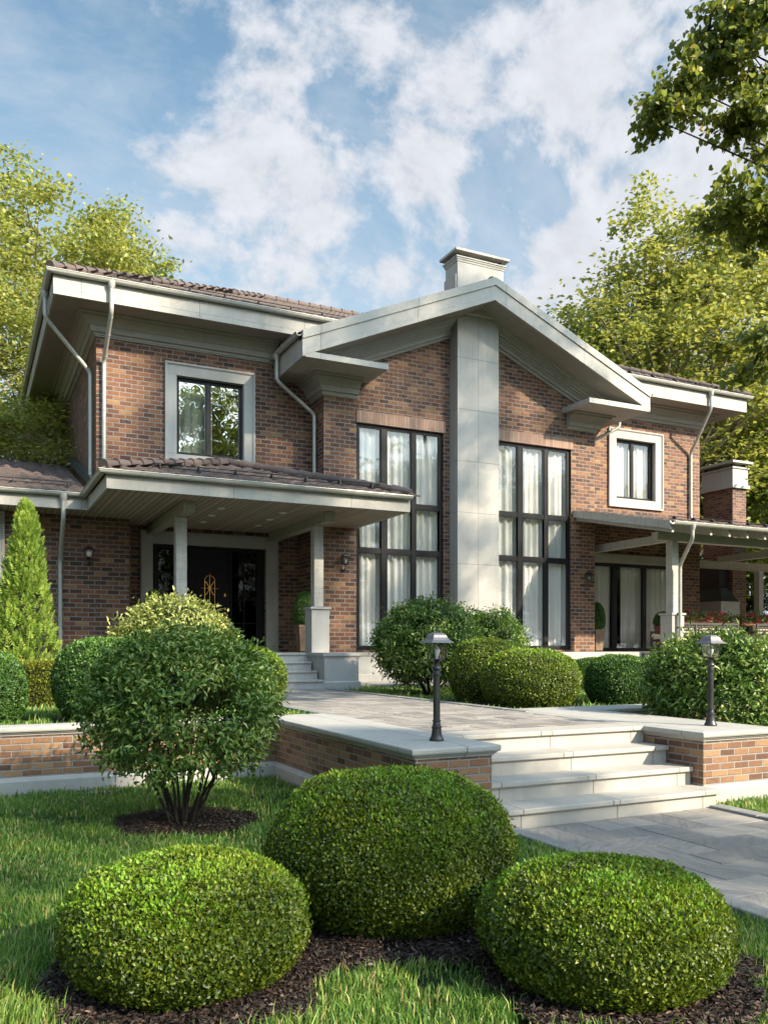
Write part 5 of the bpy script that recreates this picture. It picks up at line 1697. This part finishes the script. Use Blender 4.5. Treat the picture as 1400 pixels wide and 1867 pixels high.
pot_topiary(15.72, 18.6, 'boxwood cone in a wooden pot at the left end of the sliding doors')
pot_topiary(17.5, 17.9, 'small round boxwood in a terracotta pot on the patio behind the sofa', h=0.42, r=0.26, pot='terracotta', ph=0.72)

# ------------------------------------------------------------------ mulch beds
def mulch(label_name, discs, z, n, seed=0):
    rs = np.random.default_rng(seed)
    pts = []
    for (x, y, r) in discs:
        k = int(n * r * r)
        a = rs.uniform(0, 6.283, k); q = np.sqrt(rs.random(k)) * r * (1 + 0.06 * np.sin(a * 5 + x) + 0.04 * np.sin(a * 11))
        pts.append(np.stack([x + q * np.cos(a), y + q * np.sin(a), z + rs.uniform(0.004, 0.03, k)], 1))
    p = np.concatenate(pts); N = len(p)
    d = rs.normal(size=(N, 3)); d[:, 2] *= 0.25
    nn = rs.normal(size=(N, 3)) * 0.45 + [0, 0, 1]
    v, f, r = leaves(p, d, nn, rs.uniform(0.014, 0.040, N), rs.uniform(0.007, 0.016, N), rs.random(N) ** 1.3, fold=0.15)
    o = np_mesh('mulch', v, f, r, 'mulch_chip'); o['kind'] = 'stuff'
    m = MB()
    for i, (x, y, r_) in enumerate(discs):
        pr = [(x + r_ * 1.0 * (1 + 0.06 * math.sin(a * 5 + x) + 0.04 * math.sin(a * 11)) * math.cos(a), y + r_ * (1 + 0.06 * math.sin(a * 5 + x) + 0.04 * math.sin(a * 11)) * math.sin(a)) for a in [2 * math.pi * k / 60 for k in range(60)]]
        m.add([(px, py, z + 0.003 + i * 0.001) for px, py in pr], [tuple(range(60))])
    o2 = m.build('mulch_soil', 'soil'); o2['kind'] = 'structure'
DISC = [(0.90, 3.84, 0.64), (2.17, 4.22, 0.80), (2.68, 3.04, 0.66), (1.60, 3.80, 0.26)]
mulch('front', DISC, 0.0, 36000, 1)
DISC2 = [(1.66, 7.25, 0.62)]
mulch('shrub', DISC2, 0.0, 26000, 2)
DISC3 = [(0.22, 10.75, 0.55), (1.5, 10.45, 0.75), (3.33, 12.0, 0.72), (7.38, 10.2, 0.82), (7.42, 11.35, 0.8), (8.84, 9.95, 0.62), (7.57, 13.55, 0.5), (10.3, 10.6, 0.7)]
mulch('upper', DISC3, ZL - 0.02, 9000, 3)

# ------------------------------------------------------------------ lawn
def grass(x0, x1, y0, y1, z, dens, h, discs=(), seed=0, wmin=0.0046, keep=None):
    rs = np.random.default_rng(seed)
    N = int((x1 - x0) * (y1 - y0) * dens)
    x = rs.uniform(x0, x1, N); y = rs.uniform(y0, y1, N)
    # leave out what neither the photo nor a step to its side could show
    d = x * math.sin(YAW) + y * math.cos(YAW); l = x * math.cos(YAW) - y * math.sin(YAW)
    ok = (d > 2.2) & (np.abs(l) < 0.47 * d + 2.2)
    ok &= rs.random(N) < np.clip((4.2 / np.maximum(d, .1)) ** 1.35, 0, 1)
    pat = np.sin(x * 3.1 + 1.3 * np.sin(y * 2.3)) * np.sin(y * 3.7 + np.sin(x * 2.9)) + 0.5 * np.sin(x * 9 + y * 7)
    ok &= rs.random(N) < np.clip(1.05 + 0.75 * pat, 0.18, 1)
    for (cx, cy_, r) in discs:
        a = np.arctan2(y - cy_, x - cx)
        rr = r * (1 + 0.06 * np.sin(a * 5 + cx) + 0.04 * np.sin(a * 11))
        ok &= np.hypot(x - cx, y - cy_) > rr + rs.normal(0, 0.025, N)
    if keep is not None:
        ok &= keep(x, y)
    # a few thin spots
    bare = (np.hypot((x - 0.05) / 1.6, y - 4.85) < 0.13) | (np.hypot(x + 0.45, (y - 6.9)) < 0.10) | (np.hypot(x - 1.85, y - 3.27) < 0.09) | (np.hypot(x - 2.0, y - 2.75) < 0.07)
    ok &= ~(bare & (rs.random(N) < 0.93))
    x, y, d, pat = x[ok], y[ok], d[ok], pat[ok]; N = len(x)
    hh = h * rs.gamma(5, 1 / 5, N) * (1 + 0.22 * pat)
    w = wmin * np.clip(d / 3.6, 1, 4) ** 0.85 * rs.uniform(0.7, 1.5, N)
    az = rs.uniform(0, 6.283, N)
    lean = rs.gamma(2.0, 0.24, N) * np.stack([np.cos(az), np.sin(az)])
    lean[0] += 0.10 + 0.1 * np.sin(y * 2.0); 
    fa = az + rs.normal(0, 0.8, N) + 1.57
    sx, sy = np.cos(fa) * w / 2, np.sin(fa) * w / 2
    b = np.stack([x, y, np.full(N, z - 0.004)], 1)
    s = np.stack([sx, sy, np.zeros(N)], 1)
    m1 = b + np.stack([lean[0] * hh * .22, lean[1] * hh * .22, hh * .55], 1)
    tp = b + np.stack([lean[0] * hh * .85, lean[1] * hh * .85, hh * np.clip(1.0 - 0.28 * np.hypot(*lean), .35, 1)], 1)
    v = np.stack([b - s, b + s, m1 + s * .85, m1 - s * .85, tp], 1).reshape(-1, 3)
    i = np.arange(N)[:, None] * 5
    f = np.concatenate([i + [0, 1, 2], i + [0, 2, 3], i + [3, 2, 4]], 1).reshape(-1, 3)
    tone = np.clip(rs.beta(2.2, 2.2, N) * 0.9 + 0.10 * pat, 0, 0.92); dry = rs.random(N) < 0.09 * np.clip(1 - pat, 0.3, 2); tone[dry] = rs.uniform(.9, 1, dry.sum())
    o = np_mesh('lawn_grass', v, f, np.repeat(tone, 5), 'grass_blade')
    o['kind'] = 'stuff'
    return N
n1_ = grass(-4.2, 3.86, 2.0, 9.36, 0.0, 10500, 0.041, DISC + DISC2, 1)
n2_ = grass(6.34, 7.32, 1.5, 5.88, 0.0, 9000, 0.041, (), 2)
n3_ = grass(-9.0, 3.84, 9.62, 18.9, ZL, 5200, 0.05, DISC3, 3)
n4_ = grass(6.42, 15.2, 9.22, 16.42, ZL, 5200, 0.05, DISC3, 4)
n5_ = grass(3.95, 6.3, -1, 2.2, -5.0, 1, 0.05, (), 5) if False else 0
n6_ = grass(7.35, 14.0, 1.5, 8.7, 0.0, 5500, 0.045, (), 6)
print('blades', n1_, n2_, n3_, n4_, n6_)

# ------------------------------------------------------------------ trees
def tree_proto(seed, H, crown_r, base_h, n_puff, per, ln, mat, bark='bark', trunk_r=0.22, flat=1.0, pr=0.85, gaps=0.0, top=0.55, lean=0.0):
    rs = np.random.default_rng(seed)
    t = bpy.data.objects.new('tree', None); C.objects.link(t)
    cz = (H + base_h) / 2; rzz = (H - base_h) / 2
    d = norm(rs.normal(size=(n_puff, 3)))
    rr = rs.uniform(0.25, 1.0, n_puff) ** 0.5
    lm = 1 + 0.20 * lump(d, seed + 9, 2.2)
    c = d * (rr * lm)[:, None]
    # egg shaped: wider below the middle
    taper = 1.0 - top * np.clip(c[:, 2], 0, 1) ** 1.5 + 0.05
    c = np.stack([c[:, 0] * crown_r * taper, c[:, 1] * crown_r * taper, cz + c[:, 2] * rzz], 1)
    m = per
    sz = rs.uniform(0.45, 1.25, n_puff) * pr
    off = rs.normal(size=(n_puff * m, 3)); off *= np.repeat(sz, m)[:, None] * np.array([0.55, 0.55, 0.30]) * flat
    # sprays sag away from the trunk
    p = np.repeat(c, m, 0) + off
    p[:, 2] -= 0.12 * np.hypot(off[:, 0], off[:, 1]) ** 2
    N = len(p)
    dirn = norm(np.stack([p[:, 0], p[:, 1], np.zeros(N)], 1) * 0.25 + rs.normal(size=(N, 3)) * [1, 1, .45] + [0, 0, -.15])
    nn = rs.normal(size=(N, 3)) * 0.6 + [0, 0, 1]
    tone = np.clip(np.repeat(rs.random(n_puff), m) * 0.35 + rs.random(N) * 0.65, 0, 1)
    v, f, r = leaves(p, dirn, nn, ln * rs.uniform(.7, 1.3, N), ln * 0.62, tone, fold=0.2)
    cr = np_mesh('crown', v, f, r, mat, t)
    tb = MB()
    tp = [(lean * (i / 9) ** 2 + 0.10 * math.sin(i * 1.3 + seed), 0.10 * math.cos(i * 1.7 + seed), H * 0.93 * i / 9) for i in range(10)]
    trr = [trunk_r * (1.25 - 1.18 * (i / 9) ** 0.8) for i in range(10)]
    tb.tube(tp, trr, 9)
    order = rs.permutation(n_puff)[:min(n_puff, 90)]
    for q in order:
        e = Vector(c[q]); hz = math.hypot(e.x, e.y)
        zt_ = max(base_h * 0.7, min(H * .85, e.z - hz * rs.uniform(0.35, 0.9)))
        k = zt_ / (H * 0.93) * 9; i = int(min(8, k)); fr = k - i
        s_ = Vector(tp[i]).lerp(Vector(tp[i + 1]), fr)
        midp = s_.lerp(e, 0.5) + Vector((0, 0, -0.06 * hz + rs.uniform(-.2, .3)))
        r0 = trr[i] * 0.42 + 0.014
        pts = [s_.lerp(midp, a) * (1 - a) + midp.lerp(e, a) * a for a in [0, .25, .5, .75, 1]]
        tb.tube(pts, [r0, r0 * .75, r0 * .5, r0 * .3, 0.008], 5)
    tb.build('trunk', bark, t, smooth=True, local=True)
    return t
P1 = tree_proto(21, 18.0, 4.6, 4.5, 215, 115, 0.20, 'tree_leaf', 'pale_bark', pr=0.95)
P2 = tree_proto(22, 16.0, 4.2, 3.0, 230, 150, 0.19, 'green_tree_leaf', 'bark', pr=0.95)
P3 = tree_proto(23, 19.0, 3.6, 5.5, 200, 115, 0.20, 'tree_leaf', 'pale_bark', pr=0.92, top=0.7, lean=0.6)
P4 = tree_proto(24, 17.0, 2.4, 3.0, 150, 230, 0.14, 'pine_needle', 'bark', pr=0.8, top=0.85)
used = set()
def place(P, x, y, hgt, h0, label, rot=0.0, wide=1.0, z=0.0, group='trees around the house'):
    if P.name in used:
        o = copy_tree(P)
    else:
        used.add(P.name); o = P
    s = hgt / h0
    o.location = (x, y, z); o.rotation_euler = (0, 0, rot); o.scale = (s * wide, s * wide, s)
    o['label'] = label; o['category'] = 'tree'; o['group'] = group
    return o
Z0 = 0.0
place(P1, 2.32, 35.55, 20.6, 18.0, 'tall yellow-green tree behind the left roof end, its top nearest the left edge', 0.4, 0.95)
place(P3, 4.74, 31.0, 18.2, 19.0, 'slimmer yellow-green tree right beside the tall one, behind the left roof corner', 1.1, 0.85)
place(P3, 0.6, 30.2, 14.6, 19.0, 'shorter yellow-green tree behind the left roof overhang', 2.0, 0.9)
place(P1, 1.9, 25.9, 9.6, 18.0, 'low yellow-green tree just above the ridge of the left wing', 3.0, 1.3)
place(P2, -7.0, 30.0, 15.5, 16.0, 'green tree left of the frame behind the wing', 5.0)
place(P1, 25.3, 25.5, 19.8, 18.0, 'tallest tree on the right, yellow-green with pale trunk, behind the right roof', 0.9, 1.05)
place(P2, 24.6, 29.2, 17.4, 16.0, 'bright green tree left of the tallest right tree, just above the gable slope', 0.3, 0.95)
place(P3, 27.6, 25.0, 20.5, 19.0, 'slender yellow-green tree cut by the right frame edge behind the patio', 2.4, 1.1)
place(P2, 30.5, 22.8, 12.5, 16.0, 'low green tree behind the patio chimney at the right frame edge', 4.1, 1.2)
place(P1, 29.0, 31.5, 17.0, 18.0, 'yellow-green tree far behind the patio roof', 5.2, 1.1)
place(P4, 33.5, 29.0, 15.0, 17.0, 'dark conifer far behind the patio at the right', 0.0, 1.2)
place(P2, 36.0, 24.0, 14.0, 16.0, 'green tree far right behind the patio fireplace', 1.3, 1.3)
for k, (x, y, hh_, PP_, h0) in enumerate([(-14, 38, 16, P1, 18), (-20, 28, 17, P2, 16), (40, 34, 17, P1, 18), (45, 24, 16, P2, 16), (18, 44, 15, P2, 16), (9, 46, 15, P1, 18), (31, 42, 17, P2, 16), (37, 16, 13, P1, 18), (-16, 17, 13, P2, 16)]):
    place(PP_, x, y, hh_, h0, 'far tree of the wood behind the house, all but hidden', k * 1.7, 1.2, group='far trees of the wood')
# trees of the garden behind the viewer: they shade the front and show in the glass
P5 = tree_proto(25, 27.0, 4.2, 14.5, 105, 120, 0.20, 'green_tree_leaf', 'bark', pr=1.0, top=0.4)  # tall bare trunk, crown shaped to shade the house front from out of view
for k, (x, y, hh_, PP_, h0, w_) in enumerate([(21.0, -1.4, 25.5, P5, 27, 0.95), (18.4, -6.0, 27.5, P5, 27, 0.8), (10.8, -6.6, 12.0, P2, 16, 0.5), (8.2, -6.4, 12.4, P5, 27, 0.95), (28.5, -9.5, 16, P1, 18, 1.0), (38, -14, 15, P2, 16, 1.2), (23, -24, 15.5, P1, 18, 1.3),
                                          (20.5, -38, 28, P2, 16, 0.9), (31, -19, 14, P1, 18, 1.2), (-2, -22, 18, P1, 18, 1.2), (-9, -11, 13, P2, 16, 1.1), (42, -5, 14, P1, 18, 1.2), (46, -20, 18, P2, 16, 1.3), (36, -32, 20, P1, 18, 1.3), (5, -28, 18, P1, 18, 1.2), (-10, 4, 10, P2, 16, 0.9), (52, 2, 14, P2, 16, 1.3), (34, -5, 7, P2, 16, 2.0), (41, -11, 8, P2, 16, 2.0), (48, -14, 8, P2, 16, 2.2), (27, -15, 7, P2, 16, 2.0), (20, -17, 7, P2, 16, 2.2), (34, -24, 9, P2, 16, 2.2)]):
    place(PP_, x, y, hh_, h0, 'garden tree behind the viewer, one of the unseen trees shading the front and filling the reflections', k * 2.1, w_, group='unseen trees for shade and reflections')

# linden: its branches hang in from the right
def linden(x, y, label):
    t = thing('linden_tree', label, 'tree', (x, y, 0))
    rs = np.random.default_rng(5)
    blobs = [((7.80, 6.78, 8.25), (.50, .6, .55), 34), ((7.25, 7.03, 7.80), (.26, .4, .32), 14), ((6.93, 7.18, 7.42), (.16, .25, .12), 6), ((7.05, 7.12, 7.62), (.18, .2, .12), 5), ((7.80, 6.75, 7.45), (.40, .5, .22), 18),
             ((7.72, 6.80, 6.50), (.36, .5, .24), 18), ((8.05, 6.65, 6.22), (.30, .5, .16), 12), ((8.00, 6.66, 4.85), (.26, .4, .36), 16), ((7.45, 6.93, 8.42), (.26, .4, .3), 10), ((8.2, 6.5, 8.9), (.7, .8, .5), 26), ((8.3, 6.5, 7.0), (.3, .5, .8), 12),
             ((8.75, 6.2, 8.6), (.7, .9, .9), 40), ((8.9, 6.2, 6.4), (.7, 1.0, .9), 34), ((9.6, 5.8, 8.6), (.9, 1.0, 1.0), 24), ((9.6, 5.8, 6.5), (.9, 1.0, .9), 22), ((11.0, 5.3, 9.3), (1.4, 1.4, 1.0), 34), ((11.5, 4.8, 7.2), (1.4, 1.6, 1.2), 34), ((13.2, 5.2, 8.4), (1.6, 1.7, 1.3), 36), ((12.0, 3.9, 9.2), (1.3, 1.2, .8), 22), ((10.4, 5.2, 11.7), (1.3, 1.3, 1.6), 60)]  # last, high blob added off-screen to shade the left wing
    C0 = []
    for c, r, n in blobs:
        q = norm(rs.normal(size=(n, 3))) * (rs.random(n) ** 0.4)[:, None]
        C0.append(np.array(c) + q * np.array(r))
    C0 = np.concatenate(C0) - np.array([x, y, 0])
    per = 58
    N = len(C0) * per
    a = rs.uniform(0, 6.283, len(C0))
    tw = np.stack([np.cos(a), np.sin(a), rs.normal(-.25, .2, len(C0))], 1)          # twig direction
    tw = norm(tw + norm(C0 * [1, 1, 0]) * 0.8)
    s = rs.uniform(-0.26, 0.26, (len(C0), per))
    p = (C0[:, None, :] + tw[:, None, :] * s[..., None] + rs.normal(size=(len(C0), per, 3)) * [.055, .055, .04]).reshape(-1, 3)
    dirn = norm(rs.normal(size=(N, 3)) * [.8, .8, .45] + np.array([0, 0, -0.75]) + np.repeat(tw, per, 0) * .4)
    nn = rs.normal(size=(N, 3)) + [0, -.2, .8]
    v, f, r = leaves(p, dirn, nn, rs.uniform(.050, .095, N), rs.uniform(.045, .078, N), rs.random(N) ** 1.0, fold=0.12, shape='heart')
    np_mesh('crown', v, f, r, 'linden_leaf', t)
    tb = MB()
    tb.tube([(0, 0, -0.1), (0.05, 0.02, 2), (-0.05, 0.05, 4.2), (0.05, 0, 6.5), (0, 0, 9.5)], [.26, .21, .18, .13, .05], 12)
    hubs = {}
    for c, r, n in blobs:
        e = Vector(c) - Vector((x, y, 0))
        s_ = Vector((0, 0, max(3.4, e.z - e.xy.length * .45)))
        m_ = s_.lerp(e, .55) + Vector((0, 0, .25))
        pts = [(s_.lerp(m_, k / 5)).lerp(m_.lerp(e, k / 5), k / 5) for k in range(6)]
        tb.tube([p + Vector((0, 0, .10 * math.sin(k * 2.1 + e.x))) if 0 < k < 5 else p for k, p in enumerate(pts)], [.045, .034, .024, .017, .011, .006], 7)
        hubs[c] = (m_, e)
    allh = [h for pr in hubs.values() for h in pr]
    for i, c in enumerate(C0):
        c = Vector(c); h = min(allh, key=lambda q: (q - c).length)
        w = Vector(tw[i])
        tb.tube([h, h.lerp(c, .5) + Vector((0, 0, .04)), c, c + w * 0.26], [.011, .008, .006, .002], 4, cap=False)
    tb.build('trunk', 'dark_bark', t, smooth=True, local=True)
linden(12.6, 5.2, 'linden whose dark leafy branches hang in at the upper right corner')
